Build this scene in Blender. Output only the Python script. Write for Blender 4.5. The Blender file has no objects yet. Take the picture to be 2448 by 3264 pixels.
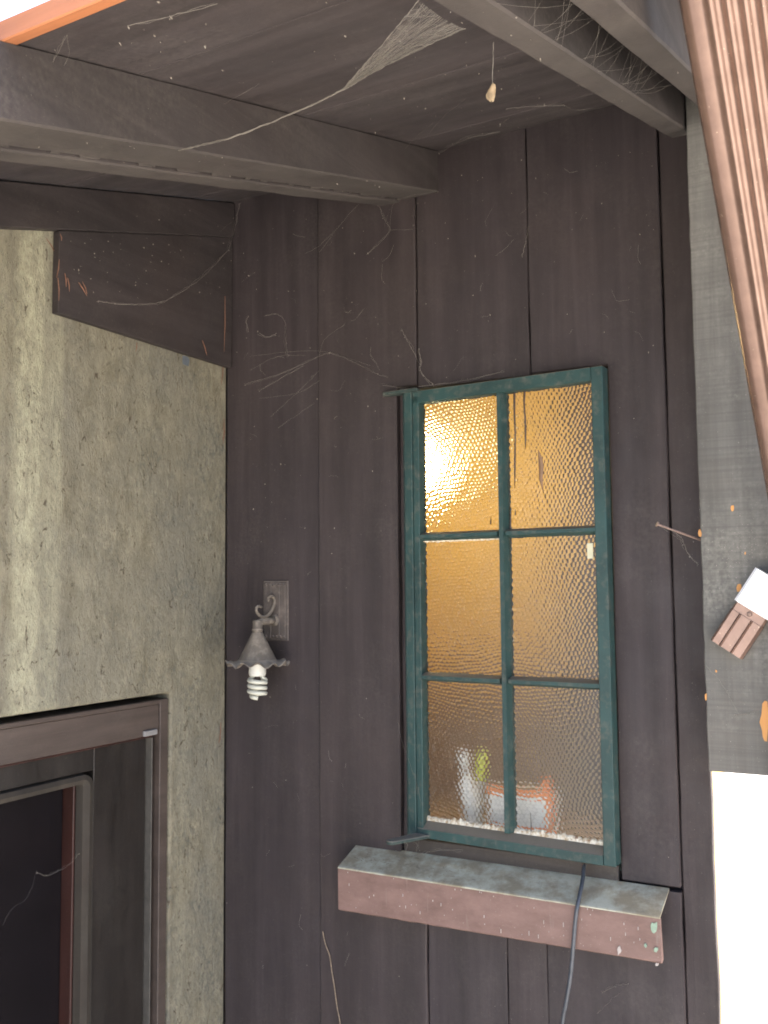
import bpy, bmesh, math, random
import numpy as np
from mathutils import Vector, Matrix, noise

# ------------------------------------------------------------------ camera, light, exposure
scene = bpy.context.scene
COL = scene.collection
cam_data = bpy.data.cameras.new('camera')
cam = bpy.data.objects.new('camera', cam_data)
COL.objects.link(cam)
cam_data.sensor_fit = 'VERTICAL'
cam_data.sensor_height = 36.0
cam_data.lens = 33.45
cam_data.clip_start = 0.02
cam_data.clip_end = 2000.0
_R, _U, _F = Vector((0.8758, 0.4826, -0.0088)), Vector((0.0456, -0.0645, 0.9969)), Vector((-0.4805, 0.8735, 0.0785))
cam.matrix_world = Matrix(((_R.x, _U.x, -_F.x, 1.6101), (_R.y, _U.y, -_F.y, -2.0415),
                           (_R.z, _U.z, -_F.z, 1.6), (0, 0, 0, 1)))
scene.camera = cam

SUN_EL, SUN_AZ = math.radians(60), math.radians(35)      # azimuth from +Y towards +X
world = bpy.data.worlds.new('World')
scene.world = world
world.use_nodes = True
wn = world.node_tree
wn.nodes.clear()
sky = wn.nodes.new('ShaderNodeTexSky')
sky.sky_type = 'NISHITA'
sky.sun_disc = False
sky.sun_elevation = SUN_EL
sky.sun_rotation = SUN_AZ
sky.air_density = 0.7
sky.dust_density = 4.0
sky.ozone_density = 0.6
bg = wn.nodes.new('ShaderNodeBackground')
bg.inputs['Strength'].default_value = 0.15
wo = wn.nodes.new('ShaderNodeOutputWorld')
wn.links.new(sky.outputs[0], bg.inputs[0])
wn.links.new(bg.outputs[0], wo.inputs[0])

sun_data = bpy.data.lights.new('sun', 'SUN')
sun_data.energy = 4.0
sun_data.angle = math.radians(0.5)
sun_data.color = (1.0, 0.94, 0.86)
sun = bpy.data.objects.new('sun', sun_data)
COL.objects.link(sun)
_sd = Vector((math.sin(SUN_AZ) * math.cos(SUN_EL), math.cos(SUN_AZ) * math.cos(SUN_EL), math.sin(SUN_EL)))
sun.rotation_euler = _sd.to_track_quat('Z', 'Y').to_euler()
sun.location = _sd * 20

vs = scene.view_settings
vs.view_transform = 'Standard'
vs.look = 'None'
vs.exposure = 2.6
vs.gamma = 1.0
vs.use_curve_mapping = False
scene.cycles.use_denoising = True
scene.cycles.filter_width = 1.85
scene.cycles.max_bounces = 12
scene.cycles.diffuse_bounces = 6
scene.cycles.transmission_bounces = 10
scene.cycles.transparent_max_bounces = 16
scene.cycles.sample_clamp_indirect = 6.0

RNG = random.Random(7)
SLOPE = math.tan(0.288568)                     # roof pitch, rising towards +Y
def zr(y, z0):                                  # height of a line parallel to the roof that is z0 high at the wall
    return z0 + y * SLOPE
Z_CEIL, Z_RAFT = 2.664, 2.559                   # soffit and rafter undersides at the wall

# ------------------------------------------------------------------ helpers
def tag(o, label=None, cat=None, group=None, kind=None):
    if label: o['label'] = label
    if cat: o['category'] = cat
    if group: o['group'] = group
    if kind: o['kind'] = kind
    return o

def thing(name, label, cat, loc=(0, 0, 0), group=None):
    o = bpy.data.objects.new(name, None)
    o.empty_display_size = 0.05
    o.location = loc
    COL.objects.link(o)
    return tag(o, label, cat, group)

def root_loc(o):
    v = Vector((0, 0, 0))
    while o is not None:
        v += o.location
        o = o.parent
    return v

def obj(name, bm, mat, parent=None, smooth=False, recalc=True):
    if recalc:
        bmesh.ops.recalc_face_normals(bm, faces=bm.faces[:])
    me = bpy.data.meshes.new(name)
    bm.to_mesh(me)
    bm.free()
    if smooth:
        for p in me.polygons: p.use_smooth = True
    me.materials.append(mat)
    o = bpy.data.objects.new(name, me)
    COL.objects.link(o)
    if parent is not None:
        o.parent = parent
        o.location = -root_loc(parent)
    return o

def box(bm, x0, x1, y0, y1, z0, z1, bevel=0.0, seg=1):
    v = [bm.verts.new(p) for p in ((x0, y0, z0), (x1, y0, z0), (x1, y1, z0), (x0, y1, z0),
                                   (x0, y0, z1), (x1, y0, z1), (x1, y1, z1), (x0, y1, z1))]
    fs = [bm.faces.new([v[i] for i in q]) for q in
          ((0, 3, 2, 1), (4, 5, 6, 7), (0, 1, 5, 4), (1, 2, 6, 5), (2, 3, 7, 6), (3, 0, 4, 7))]
    if bevel:
        es = list({e for f in fs for e in f.edges})
        bmesh.ops.bevel(bm, geom=es, offset=bevel, segments=seg, affect='EDGES', profile=0.5)
    return v

def prism(bm, poly, axis, a0, a1, bevel=0.0, seg=1):
    """poly is a list of 2-D points in the two other axes, extruded along axis from a0 to a1."""
    def mk(p, a):
        return {'x': (a, p[0], p[1]), 'y': (p[0], a, p[1]), 'z': (p[0], p[1], a)}[axis]
    va = [bm.verts.new(mk(p, a0)) for p in poly]
    vb = [bm.verts.new(mk(p, a1)) for p in poly]
    n = len(poly)
    fs = [bm.faces.new(va[::-1]), bm.faces.new(vb)]
    for i in range(n):
        fs.append(bm.faces.new((va[i], va[(i + 1) % n], vb[(i + 1) % n], vb[i])))
    if bevel:
        bmesh.ops.recalc_face_normals(bm, faces=fs)
        es = list({e for f in fs for e in f.edges})
        bmesh.ops.bevel(bm, geom=es, offset=bevel, segments=seg, affect='EDGES', profile=0.5)

def tube(bm, pts, r, sides=6, cap=True):
    pts = [Vector(p) for p in pts]
    n = len(pts)
    rs = r if isinstance(r, (list, tuple)) else [r] * n
    rings = []
    up = None
    for i, p in enumerate(pts):
        t = (pts[min(i + 1, n - 1)] - pts[max(i - 1, 0)])
        if t.length < 1e-9: t = Vector((0, 0, 1))
        t.normalize()
        if up is None:
            up = t.orthogonal().normalized()
        up = (up - t * up.dot(t))
        if up.length < 1e-6: up = t.orthogonal()
        up.normalize()
        w = t.cross(up)
        rings.append([bm.verts.new(p + (up * math.cos(a) + w * math.sin(a)) * rs[i])
                      for a in (2 * math.pi * k / sides for k in range(sides))])
    for a, b in zip(rings, rings[1:]):
        for k in range(sides):
            bm.faces.new((a[k], a[(k + 1) % sides], b[(k + 1) % sides], b[k]))
    if cap and sides > 2:
        bm.faces.new(rings[0][::-1])
        bm.faces.new(rings[-1])

def smooth_path(pts, n=6):
    """Catmull-Rom through pts."""
    P = [Vector(p) for p in pts]
    P = [2 * P[0] - P[1]] + P + [2 * P[-1] - P[-2]]
    out = []
    for i in range(1, len(P) - 2):
        for k in range(n):
            t = k / n
            out.append(0.5 * ((2 * P[i]) + (P[i + 1] - P[i - 1]) * t + (2 * P[i - 1] - 5 * P[i] + 4 * P[i + 1] - P[i + 2]) * t * t
                              + (3 * P[i] - P[i - 1] - 3 * P[i + 1] + P[i + 2]) * t ** 3))
    out.append(P[-2])
    return out

def lathe(bm, prof, cx, cy, seg=32, ruff=None):
    rings = []
    for r, z in prof:
        ring = []
        for k in range(seg):
            a = 2 * math.pi * k / seg
            dz, dr = (ruff(r, a) if ruff else (0, 0))
            ring.append(bm.verts.new((cx + (r + dr) * math.cos(a), cy + (r + dr) * math.sin(a), z + dz)))
        rings.append(ring)
    for a, b in zip(rings, rings[1:]):
        for k in range(seg):
            bm.faces.new((a[k], a[(k + 1) % seg], b[(k + 1) % seg], b[k]))

def plank(bm, x0, x1, yf, thick, z0, z1, seed, amp=0.0012, step=0.06, cup=0.0012):
    """A vertical board with slightly wavy rough-sawn arrises; the front face is at y = yf."""
    n = max(2, int((z1 - z0) / step))
    off = seed * 13.7
    b = 0.0025
    rings = []
    for i in range(n + 1):
        z = z0 + (z1 - z0) * i / n
        l = x0 + amp * 2 * noise.noise((off, z * 7, 0)) + amp * noise.noise((off + 5, z * 40, 0))
        r = x1 + amp * 2 * noise.noise((off + 9, z * 7, 0)) + amp * noise.noise((off + 3, z * 40, 0))
        f = yf + cup * noise.noise((off + 21, z * 2.3, 0))
        m = (l + r) / 2
        prof = [(l, f + b), (l + b, f + 0.0004), (l + (r - l) * .28, f - cup * .4), (m, f - cup * 0.6),
                (l + (r - l) * .72, f - cup * .4), (r - b, f + 0.0004), (r, f + b), (r, yf + thick), (l, yf + thick)]
        rings.append([bm.verts.new((p[0], p[1], z)) for p in prof])
    k = len(rings[0])
    for a, c in zip(rings, rings[1:]):
        for j in range(k):
            bm.faces.new((a[j], a[(j + 1) % k], c[(j + 1) % k], c[j]))
    bm.faces.new(rings[0][::-1])
    bm.faces.new(rings[-1])

# ------------------------------------------------------------------ materials
class NT:
    def __init__(self, name):
        self.m = bpy.data.materials.new(name)
        self.m.use_nodes = True
        self.t = self.m.node_tree
        self.t.nodes.clear()
        self.out = self.t.nodes.new('ShaderNodeOutputMaterial')
    def n(self, kind, **kw):
        nd = self.t.nodes.new(kind)
        for k, v in kw.items():
            if k.startswith('i_'):
                key = k[2:]
                key = int(key) if key.isdigit() else key.replace('_', ' ')
                nd.inputs[key].default_value = v
            else:
                setattr(nd, k, v)
        return nd
    def l(self, a, b):
        self.t.links.new(a, b)
    def coords(self, scale=(1, 1, 1), loc=(0, 0, 0)):
        tc = self.n('ShaderNodeTexCoord')
        mp = self.n('ShaderNodeMapping')
        mp.inputs['Scale'].default_value = scale
        mp.inputs['Location'].default_value = loc
        self.l(tc.outputs['Object'], mp.inputs['Vector'])
        return mp.outputs[0]
    def noise(self, vec, scale, detail=4, rough=0.55, dist=0.0):
        nd = self.n('ShaderNodeTexNoise')
        nd.inputs['Scale'].default_value = scale
        nd.inputs['Detail'].default_value = detail
        nd.inputs['Roughness'].default_value = rough
        nd.inputs['Distortion'].default_value = dist
        self.l(vec, nd.inputs['Vector'])
        return nd.outputs[0]
    def ramp(self, fac, a, b, lo=0.0, hi=1.0):
        nd = self.n('ShaderNodeMapRange')
        nd.clamp = True
        nd.inputs['From Min'].default_value = a
        nd.inputs['From Max'].default_value = b
        nd.inputs['To Min'].default_value = lo
        nd.inputs['To Max'].default_value = hi
        self.l(fac, nd.inputs['Value'])
        return nd.outputs[0]
    def mix(self, fac, a, b, mode='MIX'):
        nd = self.n('ShaderNodeMix', data_type='RGBA', blend_type=mode)
        for val, idx in ((fac, 0), (a, 6), (b, 7)):
            if hasattr(val, 'links'): self.l(val, nd.inputs[idx])
            elif isinstance(val, (int, float)):
                nd.inputs[idx].default_value = val if idx == 0 else (val, val, val, 1)
            else: nd.inputs[idx].default_value = (*val, 1)
        return nd.outputs[2]
    def math(self, op, a, b=0.0):
        nd = self.n('ShaderNodeMath', operation=op)
        for val, idx in ((a, 0), (b, 1)):
            if hasattr(val, 'links'): self.l(val, nd.inputs[idx])
            else: nd.inputs[idx].default_value = val
        return nd.outputs[0]
    def grey(self, fac):
        nd = self.n('ShaderNodeCombineColor')
        for i in range(3): self.l(fac, nd.inputs[i])
        return nd.outputs[0]
    def bsdf(self, color, rough=0.6, bump=None, strength=0.3, dist=0.002, spec=0.5, metallic=0.0):
        p = self.n('ShaderNodeBsdfPrincipled')
        if hasattr(color, 'links'): self.l(color, p.inputs['Base Color'])
        else: p.inputs['Base Color'].default_value = (*color, 1)
        if hasattr(rough, 'links'): self.l(rough, p.inputs['Roughness'])
        else: p.inputs['Roughness'].default_value = rough
        p.inputs['Specular IOR Level'].default_value = spec
        p.inputs['Metallic'].default_value = metallic
        if bump is not None:
            b = self.n('ShaderNodeBump')
            b.inputs['Strength'].default_value = strength
            b.inputs['Distance'].default_value = dist
            self.l(bump, b.inputs['Height'])
            self.l(b.outputs[0], p.inputs['Normal'])
        self.l(p.outputs[0], self.out.inputs[0])
        self.p = p
        return self.m

def wood(name, base, axis='z', dusty=0.25, rough=0.62, dust=(0.20, 0.17, 0.14), warm=(0.048, 0.034, 0.029), spec=0.35, speck=0.6, saw=0.0):
    t = NT(name)
    lng = {'z': (1, 1, 0.05), 'y': (1, 0.05, 1), 'x': (0.05, 1, 1)}[axis]
    c0 = t.coords()
    cg = t.coords(tuple(60 * s for s in lng))
    big = t.noise(c0, 2.2, 5, 0.6)
    mid = t.noise(t.coords(tuple((14 if s == 1 else 1.2) for s in lng)), 1.0, 5, 0.6, 0.4)
    grain = t.noise(cg, 1.0, 6, 0.65, 0.6)
    col = t.mix(t.ramp(mid, 0.3, 0.7), tuple(b * 0.66 for b in base), tuple(b * 1.42 for b in base))
    col = t.mix(t.ramp(grain, 0.35, 0.75, 0, 0.55), col, tuple(b * 0.6 for b in base))
    col = t.mix(t.ramp(big, 0.5, 0.72, 0, 0.35), col, warm)
    patch = t.math('MULTIPLY', t.ramp(t.noise(c0, 5.0, 6, 0.7), 0.45, 0.75), t.ramp(t.noise(c0, 130.0, 3, 0.6), 0.35, 0.7))
    col = t.mix(t.math('MULTIPLY', patch, dusty), col, dust)
    fleck = t.ramp(t.noise(t.coords((1, 1, 0.7)), 420.0, 2, 0.5), 0.70, 0.80, 0, speck)
    col = t.mix(fleck, col, tuple(d * 1.5 for d in dust))
    h = t.math('ADD', t.math('MULTIPLY', grain, 0.8), t.math('MULTIPLY', t.noise(c0, 260.0, 3, 0.6), 0.35))
    if saw:
        sawc = {'z': (1, 1, 160), 'y': (1, 160, 1), 'x': (160, 1, 1)}[axis]
        sn = t.noise(t.coords(sawc), 1.0, 3, 0.6, 0.2)
        h = t.math('ADD', h, t.math('MULTIPLY', sn, saw))
        col = t.mix(t.ramp(sn, 0.4, 0.7, 0, 0.35), col, tuple(b * 0.55 for b in base))
    rg = t.ramp(t.noise(c0, 9.0, 4, 0.6), 0.3, 0.7, rough - 0.1, rough + 0.14)
    return t.bsdf(col, rg, h, 0.45, 0.0016, spec)

WALLWOOD = (0.0350, 0.0274, 0.0285)
M_wall = wood('dark stained siding', WALLWOOD, 'z', 0.22, dust=(.13, .112, .098))
M_wall2 = wood('dark stained siding warm', (0.0370, 0.0284, 0.0285), 'z', 0.22, dust=(.13, .112, .098))
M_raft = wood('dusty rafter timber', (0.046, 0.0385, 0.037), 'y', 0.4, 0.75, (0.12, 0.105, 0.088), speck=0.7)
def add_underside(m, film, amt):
    """Paler undersides of the timbers: cobweb film, with bounce light from below painted in."""
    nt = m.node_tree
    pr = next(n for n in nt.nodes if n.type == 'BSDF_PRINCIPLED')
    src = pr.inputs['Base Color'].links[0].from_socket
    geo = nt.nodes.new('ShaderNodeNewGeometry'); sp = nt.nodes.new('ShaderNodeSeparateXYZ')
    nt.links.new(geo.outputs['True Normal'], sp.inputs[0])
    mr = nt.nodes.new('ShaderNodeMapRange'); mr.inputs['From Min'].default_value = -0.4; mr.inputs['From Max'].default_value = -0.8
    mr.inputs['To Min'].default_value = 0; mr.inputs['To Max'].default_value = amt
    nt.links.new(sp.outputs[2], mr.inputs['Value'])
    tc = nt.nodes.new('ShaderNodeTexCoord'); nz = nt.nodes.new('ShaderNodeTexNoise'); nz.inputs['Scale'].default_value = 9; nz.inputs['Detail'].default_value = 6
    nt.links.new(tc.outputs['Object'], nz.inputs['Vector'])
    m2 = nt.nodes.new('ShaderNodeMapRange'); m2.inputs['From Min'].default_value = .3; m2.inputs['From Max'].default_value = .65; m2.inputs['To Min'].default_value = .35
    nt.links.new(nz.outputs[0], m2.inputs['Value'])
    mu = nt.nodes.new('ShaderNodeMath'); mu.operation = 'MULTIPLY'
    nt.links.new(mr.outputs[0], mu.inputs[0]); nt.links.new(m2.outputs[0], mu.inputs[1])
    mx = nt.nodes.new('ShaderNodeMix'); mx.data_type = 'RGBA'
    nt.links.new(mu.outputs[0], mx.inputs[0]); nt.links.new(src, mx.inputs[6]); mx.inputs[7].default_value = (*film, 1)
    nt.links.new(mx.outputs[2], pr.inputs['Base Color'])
add_underside(M_raft, (0.070, 0.060, 0.052), 0.75)  # downward faces lightened in colour for ground bounce as well as cobweb dust
M_soffit = wood('soffit boards', (0.047, 0.0385, 0.0385), 'x', 0.5, 0.7, (0.115, 0.10, 0.09), speck=0.8)
M_frieze = wood('frieze timber', (0.034, 0.0275, 0.0272), 'y', 0.2, dust=(.12, .10, .085))
M_post = wood('weathered rough sawn board', (0.130, 0.126, 0.115), 'z', 0.55, 0.85, (0.34, 0.33, 0.29), warm=(0.16, 0.14, 0.115), saw=0.22, speck=0.9)
M_door = wood('brown door timber', (0.0135, 0.0108, 0.0092), 'z', 0.14, 0.45, (0.09, .08, .065), warm=(0.026, 0.014, 0.011))
M_head = wood('brown door head', (0.056, 0.0425, 0.0355), 'y', 0.25, 0.5, (.13, .11, .09), warm=(0.07, 0.04, 0.032))
M_red = wood('bare reddish timber', (0.030, 0.0095, 0.007), 'z', 0.05, 0.5, warm=(0.04, 0.012, 0.008))
M_bead = wood('dusty glazing bead', (0.031, 0.0255, 0.0195), 'z', 0.4, 0.8, (0.056, 0.047, 0.035))
M_upstand = wood('dusty sill upstand', (0.062, 0.052, 0.045), 'x', 0.7, 0.8, (0.13, 0.12, 0.095))
M_fascia = wood('orange glow fascia', (0.42, 0.16, 0.07), 'x', 0.05, 0.5, warm=(0.5, 0.2, 0.08))  # orange glow along the eave is painted into the board colour
M_bare = wood('bare orange timber', (0.55, 0.27, 0.09), 'z', 0.05, 0.7, warm=(0.6, 0.3, 0.1))

def flat(name, color, rough=0.6, var=0.2, scale=40, bump=0.1, spec=0.5, metallic=0.0):
    t = NT(name)
    c = t.coords()
    nz = t.noise(c, scale, 5, 0.6)
    col = t.mix(t.ramp(nz, 0.3, 0.7), tuple(x * (1 - var) for x in color), tuple(min(1, x * (1 + var)) for x in color))
    return t.bsdf(col, rough, nz, bump, 0.002, spec, metallic)

def dusty_paint(name, color, dust=(0.24, 0.21, 0.16), rough=0.45, amount=1.0, wear=0.3):
    """Paint on which dust has settled wherever the surface faces upward."""
    t = NT(name)
    c = t.coords()
    geo = t.n('ShaderNodeNewGeometry')
    sx = t.n('ShaderNodeSeparateXYZ')
    t.l(geo.outputs['True Normal'], sx.inputs[0])
    up = t.ramp(sx.outputs[2], 0.3, 0.75, 0, amount)
    n1 = t.noise(c, 55, 5, 0.65)
    n2 = t.noise(c, 12, 4, 0.6)
    col = t.mix(t.ramp(n2, 0.3, 0.7), tuple(x * 0.75 for x in color), tuple(x * 1.2 for x in color))
    col = t.mix(t.math('MULTIPLY', t.ramp(n1, 0.5, 0.72), wear), col, dust)
    col = t.mix(t.math('MULTIPLY', up, t.ramp(n1, 0.1, 0.5, 0.6, 1)), col, dust)
    return t.bsdf(col, t.ramp(n1, 0.3, 0.7, rough, rough + 0.25), n1, 0.15, 0.0015, 0.4)

M_green = dusty_paint('green steel paint', (0.0155, 0.0450, 0.0425), (0.16, 0.14, 0.11), wear=0.38)
M_arm = dusty_paint('dusty green iron', (0.022, 0.038, 0.034), (0.20, 0.185, 0.155), 0.6, 0.9, 0.5)
M_iron = dusty_paint('dusty iron lamp', (0.10, 0.085, 0.07), (0.30, 0.26, 0.21), 0.6, 0.9, 0.8)
M_plate = dusty_paint('lamp back plate', (0.075, 0.062, 0.055), (0.24, 0.2, 0.17), 0.55, 0.9, 0.35)
M_white = flat('white plastic', (0.50, 0.50, 0.46), 0.35, 0.03)
M_tube = flat('white lamp tube', (0.46, 0.46, 0.39), 0.3, 0.02)
M_whitepaint = flat('white sleeve', (0.86, 0.86, 0.86), 0.4, 0.03)
M_cable = flat('blue grey cable', (0.052, 0.060, 0.072), 0.4, 0.25, 90)
M_nail = flat('rusty nail', (0.19, 0.13, 0.105), 0.5, 0.3, 200, metallic=0.3)
M_drip = flat('dried tar run', (0.045, 0.03, 0.02), 0.4, 0.3)
M_smear = flat('brown smear', (0.17, 0.10, 0.055), 0.6, 0.3)
M_tape = flat('pale tape scrap', (0.62, 0.60, 0.42), 0.6, 0.1)
M_darkglass = flat('dark door glass', (0.005, 0.004, 0.005), 0.25, 0.2, 10, 0.0, 0.25)
M_leaf = flat('dry papery leaf', (0.27, 0.20, 0.12), 0.7, 0.3, 120, 0.4)
M_fleck = flat('pale lint', (0.24, 0.21, 0.175), 0.9, 0.3, 300)
M_splinter = flat('torn wood splinter', (0.19, 0.095, 0.06), 0.8, 0.3, 200)
M_twig = flat('dry rootlet', (0.20, 0.155, 0.11), 0.9, 0.3, 200)
M_ground = flat('pale paving', (0.42, 0.40, 0.36), 0.9, 0.2, 1.5)
M_roof = flat('roof felt', (0.12, 0.11, 0.10), 0.9, 0.2, 10)
M_steel = flat('grey metal strip', (0.065, 0.06, 0.052), 0.5, 0.2, 60)
M_metalchip = flat('pale metal plate', (0.19, 0.185, 0.18), 0.5, 0.1)
M_slate = flat('slate grey paint chip', (0.10, 0.115, 0.13), 0.6, 0.2)

def m_web():
    t = NT('cobweb silk')
    d = t.n('ShaderNodeBsdfDiffuse')
    d.inputs[0].default_value = (0.30, 0.275, 0.24, 1)
    tr = t.n('ShaderNodeBsdfTranslucent')
    tr.inputs[0].default_value = (0.28, 0.26, 0.22, 1)
    mx = t.n('ShaderNodeMixShader')
    mx.inputs[0].default_value = 0.4
    t.l(d.outputs[0], mx.inputs[1]); t.l(tr.outputs[0], mx.inputs[2]); t.l(mx.outputs[0], t.out.inputs[0])
    return t.m
M_web = m_web()

def m_film():
    t = NT('cobweb film')
    c = t.coords()
    n1 = t.noise(t.coords((1, 0.6, 1)), 85, 5, 0.75, 0.8)
    a = t.ramp(n1, 0.43, 0.70, 0.01, 0.30)
    d = t.n('ShaderNodeBsdfDiffuse'); d.inputs[0].default_value = (0.33, 0.30, 0.26, 1)
    tr = t.n('ShaderNodeBsdfTransparent')
    mx = t.n('ShaderNodeMixShader')
    t.l(a, mx.inputs[0]); t.l(tr.outputs[0], mx.inputs[1]); t.l(d.outputs[0], mx.inputs[2]); t.l(mx.outputs[0], t.out.inputs[0])
    return t.m
M_film = m_film()

def m_stucco():
    t = NT('stained stucco')
    c = t.coords()
    sx = t.n('ShaderNodeSeparateXYZ'); t.l(c, sx.inputs[0])
    y, z = sx.outputs[1], sx.outputs[2]
    cv = t.coords((1, 1.5, 0.8))
    base = t.mix(t.ramp(t.noise(cv, 14, 6, 0.7), 0.36, 0.64), (0.185, 0.165, 0.115), (0.310, 0.284, 0.205))
    base = t.mix(t.ramp(t.noise(c, 3.0, 4, 0.6), 0.42, 0.62, 0, 0.7), base, (0.215, 0.205, 0.165))
    run = t.noise(t.coords((1, 20, 0.8)), 1.0, 4, 0.55, 0.25)
    base = t.mix(t.ramp(run, 0.52, 0.68, 0, 0.18), base, (0.36, 0.34, 0.24))
    wob = t.math('ADD', y, t.math('MULTIPLY', t.math('SUBTRACT', t.noise(c, 3.0, 3, 0.5), 0.5), 0.04))
    for yc, wd, am in [(-0.662, 0.055, 0.85), (-0.593, 0.03, 0.5), (-0.745, 0.02, 0.2)]:
        d = t.math('ABSOLUTE', t.math('SUBTRACT', wob, yc))
        band = t.ramp(d, wd * 0.45, wd, am, 0.0)
        band = t.math('MULTIPLY', band, t.ramp(t.noise(t.coords((1, 8, 4)), 5, 6, 0.7), 0.35, 0.62, 0.25, 1))
        base = t.mix(band, base, (0.50, 0.48, 0.335))
    near = t.ramp(y, -0.45, -0.02, 0.35, 1.0)
    mould = t.math('MULTIPLY', t.ramp(t.noise(t.coords((1, 1.4, 0.8)), 70, 5, 0.7), 0.46, 0.58), near)
    base = t.mix(t.math('MULTIPLY', mould, t.ramp(t.noise(c, 8, 4, 0.65), 0.44, 0.60, 0.12, 0.8)), base, (0.115, 0.120, 0.108))
    pit = t.ramp(t.noise(t.coords((1, 1.8, 0.9)), 30, 4, 0.7, 1.4), 0.61, 0.66, 0, 0.9)
    base = t.mix(pit, base, (0.09, 0.072, 0.05))
    pale = t.ramp(t.noise(t.coords((1, 1.3, 0.8)), 48, 4, 0.65, 0.6), 0.58, 0.70, 0, 0.55)
    base = t.mix(pale, base, (0.36, 0.335, 0.245))
    fine = t.noise(t.coords((1, 1.4, 0.5)), 210, 5, 0.75, 0.5)
    base = t.mix(t.ramp(fine, 0.48, 0.68, 0, 0.45), base, (0.14, 0.122, 0.088))
    h = t.math('ADD', t.math('MULTIPLY', t.noise(cv, 26, 7, 0.72, 0.5), 1.6), t.math('MULTIPLY', fine, 0.6))
    return t.bsdf(base, 0.92, h, 1.0, 0.009, 0.15)
M_stucco = m_stucco()

def m_silltop():
    t = NT('dusty green sill paint')
    c = t.coords()
    n1 = t.noise(c, 16, 6, 0.65)
    n2 = t.noise(c, 120, 4, 0.6)
    col = t.mix(t.ramp(n1, 0.40, 0.58), (0.47, 0.46, 0.36), (0.30, 0.26, 0.18))
    col = t.mix(t.ramp(t.noise(c, 42, 6, 0.75), 0.52, 0.70, 0, 0.6), col, (0.22, 0.195, 0.145))
    col = t.mix(t.ramp(t.noise(c, 240, 3, 0.6), 0.72, 0.78), col, (0.10, 0.09, 0.07))
    return t.bsdf(col, 0.85, n2, 0.4, 0.002, 0.2)
M_silltop = m_silltop()

def m_apron():
    t = NT('red brown sill paint')
    c = t.coords()
    n1 = t.noise(t.coords((1, 1, 2.2)), 14, 6, 0.7)
    col = t.mix(t.ramp(n1, 0.3, 0.7), (0.135, 0.082, 0.067), (0.205, 0.128, 0.108))
    streak = t.ramp(t.noise(t.coords((70, 1, 7)), 1.0, 3, 0.5), 0.66, 0.74, 0, 0.55)
    col = t.mix(streak, col, (0.23, 0.18, 0.155))
    col = t.mix(t.ramp(t.noise(c, 330, 2, 0.5), 0.7, 0.78, 0, 0.7), col, (0.4, 0.36, 0.3))
    return t.bsdf(col, 0.6, t.noise(c, 60, 5, 0.7), 0.25, 0.002, 0.35)
M_apron = m_apron()
M_greenchip = flat('green undercoat showing', (0.22, 0.30, 0.22), 0.7, 0.2, 200)
M_splash = flat('white paint splash', (0.36, 0.32, 0.29), 0.6, 0.1)

def m_pipe():
    t = NT('brown downpipe enamel')
    c = t.coords()
    n1 = t.noise(c, 30, 5, 0.6)
    col = t.mix(t.ramp(n1, 0.3, 0.7), (0.200, 0.128, 0.100), (0.265, 0.172, 0.136))
    col = t.mix(t.ramp(t.noise(c, 170, 2, 0.5), 0.72, 0.77, 0, 0.85), col, (0.5, 0.4, 0.3))
    m = t.bsdf(col, 0.27, n1, 0.04, 0.002, 0.9, 0.55)
    return m
M_pipe = m_pipe()

def m_putty():
    t = NT('flaking putty')
    c = t.coords()
    n1 = t.noise(c, 130, 5, 0.7)
    col = t.mix(t.ramp(n1, 0.35, 0.6), (0.34, 0.24, 0.13), (0.72, 0.68, 0.56))
    col = t.mix(t.ramp(t.noise(c, 45, 4, 0.7), 0.62, 0.7, 0, 0.8), col, (0.28, 0.12, 0.05))
    return t.bsdf(col, 0.9, n1, 0.6, 0.003, 0.2)
M_putty = m_putty()

def m_glass():
    t = NT('hammered glass')
    gl = t.n('ShaderNodeBsdfGlass')
    gl.inputs['Color'].default_value = (0.97, 0.97, 0.95, 1)
    gl.inputs['Roughness'].default_value = 0.02
    gl.inputs['IOR'].default_value = 1.46
    df = t.n('ShaderNodeBsdfDiffuse'); df.inputs[0].default_value = (0.22, 0.195, 0.15, 1)
    c = t.coords()
    gr = t.ramp(t.noise(c, 22, 5, 0.65), 0.4, 0.75, 0.015, 0.08)
    at = t.n('ShaderNodeAttribute', attribute_name='groove')
    cell_edge = t.ramp(at.outputs['Fac'], 0.25, 1.1, 0, 0.15)          # lamplit cell outlines painted in as a dull tint between the domes
    gr = t.math('MAXIMUM', gr, cell_edge)
    mx = t.n('ShaderNodeMixShader')
    t.l(gr, mx.inputs[0]); t.l(gl.outputs[0], mx.inputs[1]); t.l(df.outputs[0], mx.inputs[2])
    t.l(mx.outputs[0], t.out.inputs[0])
    return t.m
M_glass = m_glass()

def m_emit(name, col, s):
    t = NT(name)
    e = t.n('ShaderNodeEmission')
    e.inputs[0].default_value = (*col, 1)
    e.inputs[1].default_value = s
    t.l(e.outputs[0], t.out.inputs[0])
    return t.m
M_globe = m_emit('lit lamp globe', (1.0, 0.80, 0.42), 0.60)
M_amber = flat('amber room wall', (0.76, 0.52, 0.15), 0.8, 0.06, 4)
M_panel = flat('brown dado', (0.34, 0.235, 0.125), 0.6, 0.15, 6)
M_standin = flat('dark cupboard', (0.10, 0.075, 0.055), 0.6, 0.2, 8)  # for the dark block added in the room
M_orange = flat('orange print', (0.80, 0.22, 0.03), 0.5, 0.05)
M_lime = flat('lime plastic', (0.62, 0.66, 0.06), 0.4, 0.05)

# ------------------------------------------------------------------ ground
bm = bmesh.new()
g = [bm.verts.new(p) for p in ((-400, -400, -0.7), (400, -400, -0.7), (400, 400, -0.7), (-400, 400, -0.7))]
bm.faces.new(g)
tag(obj('ground', bm, M_ground), kind='structure')

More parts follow.
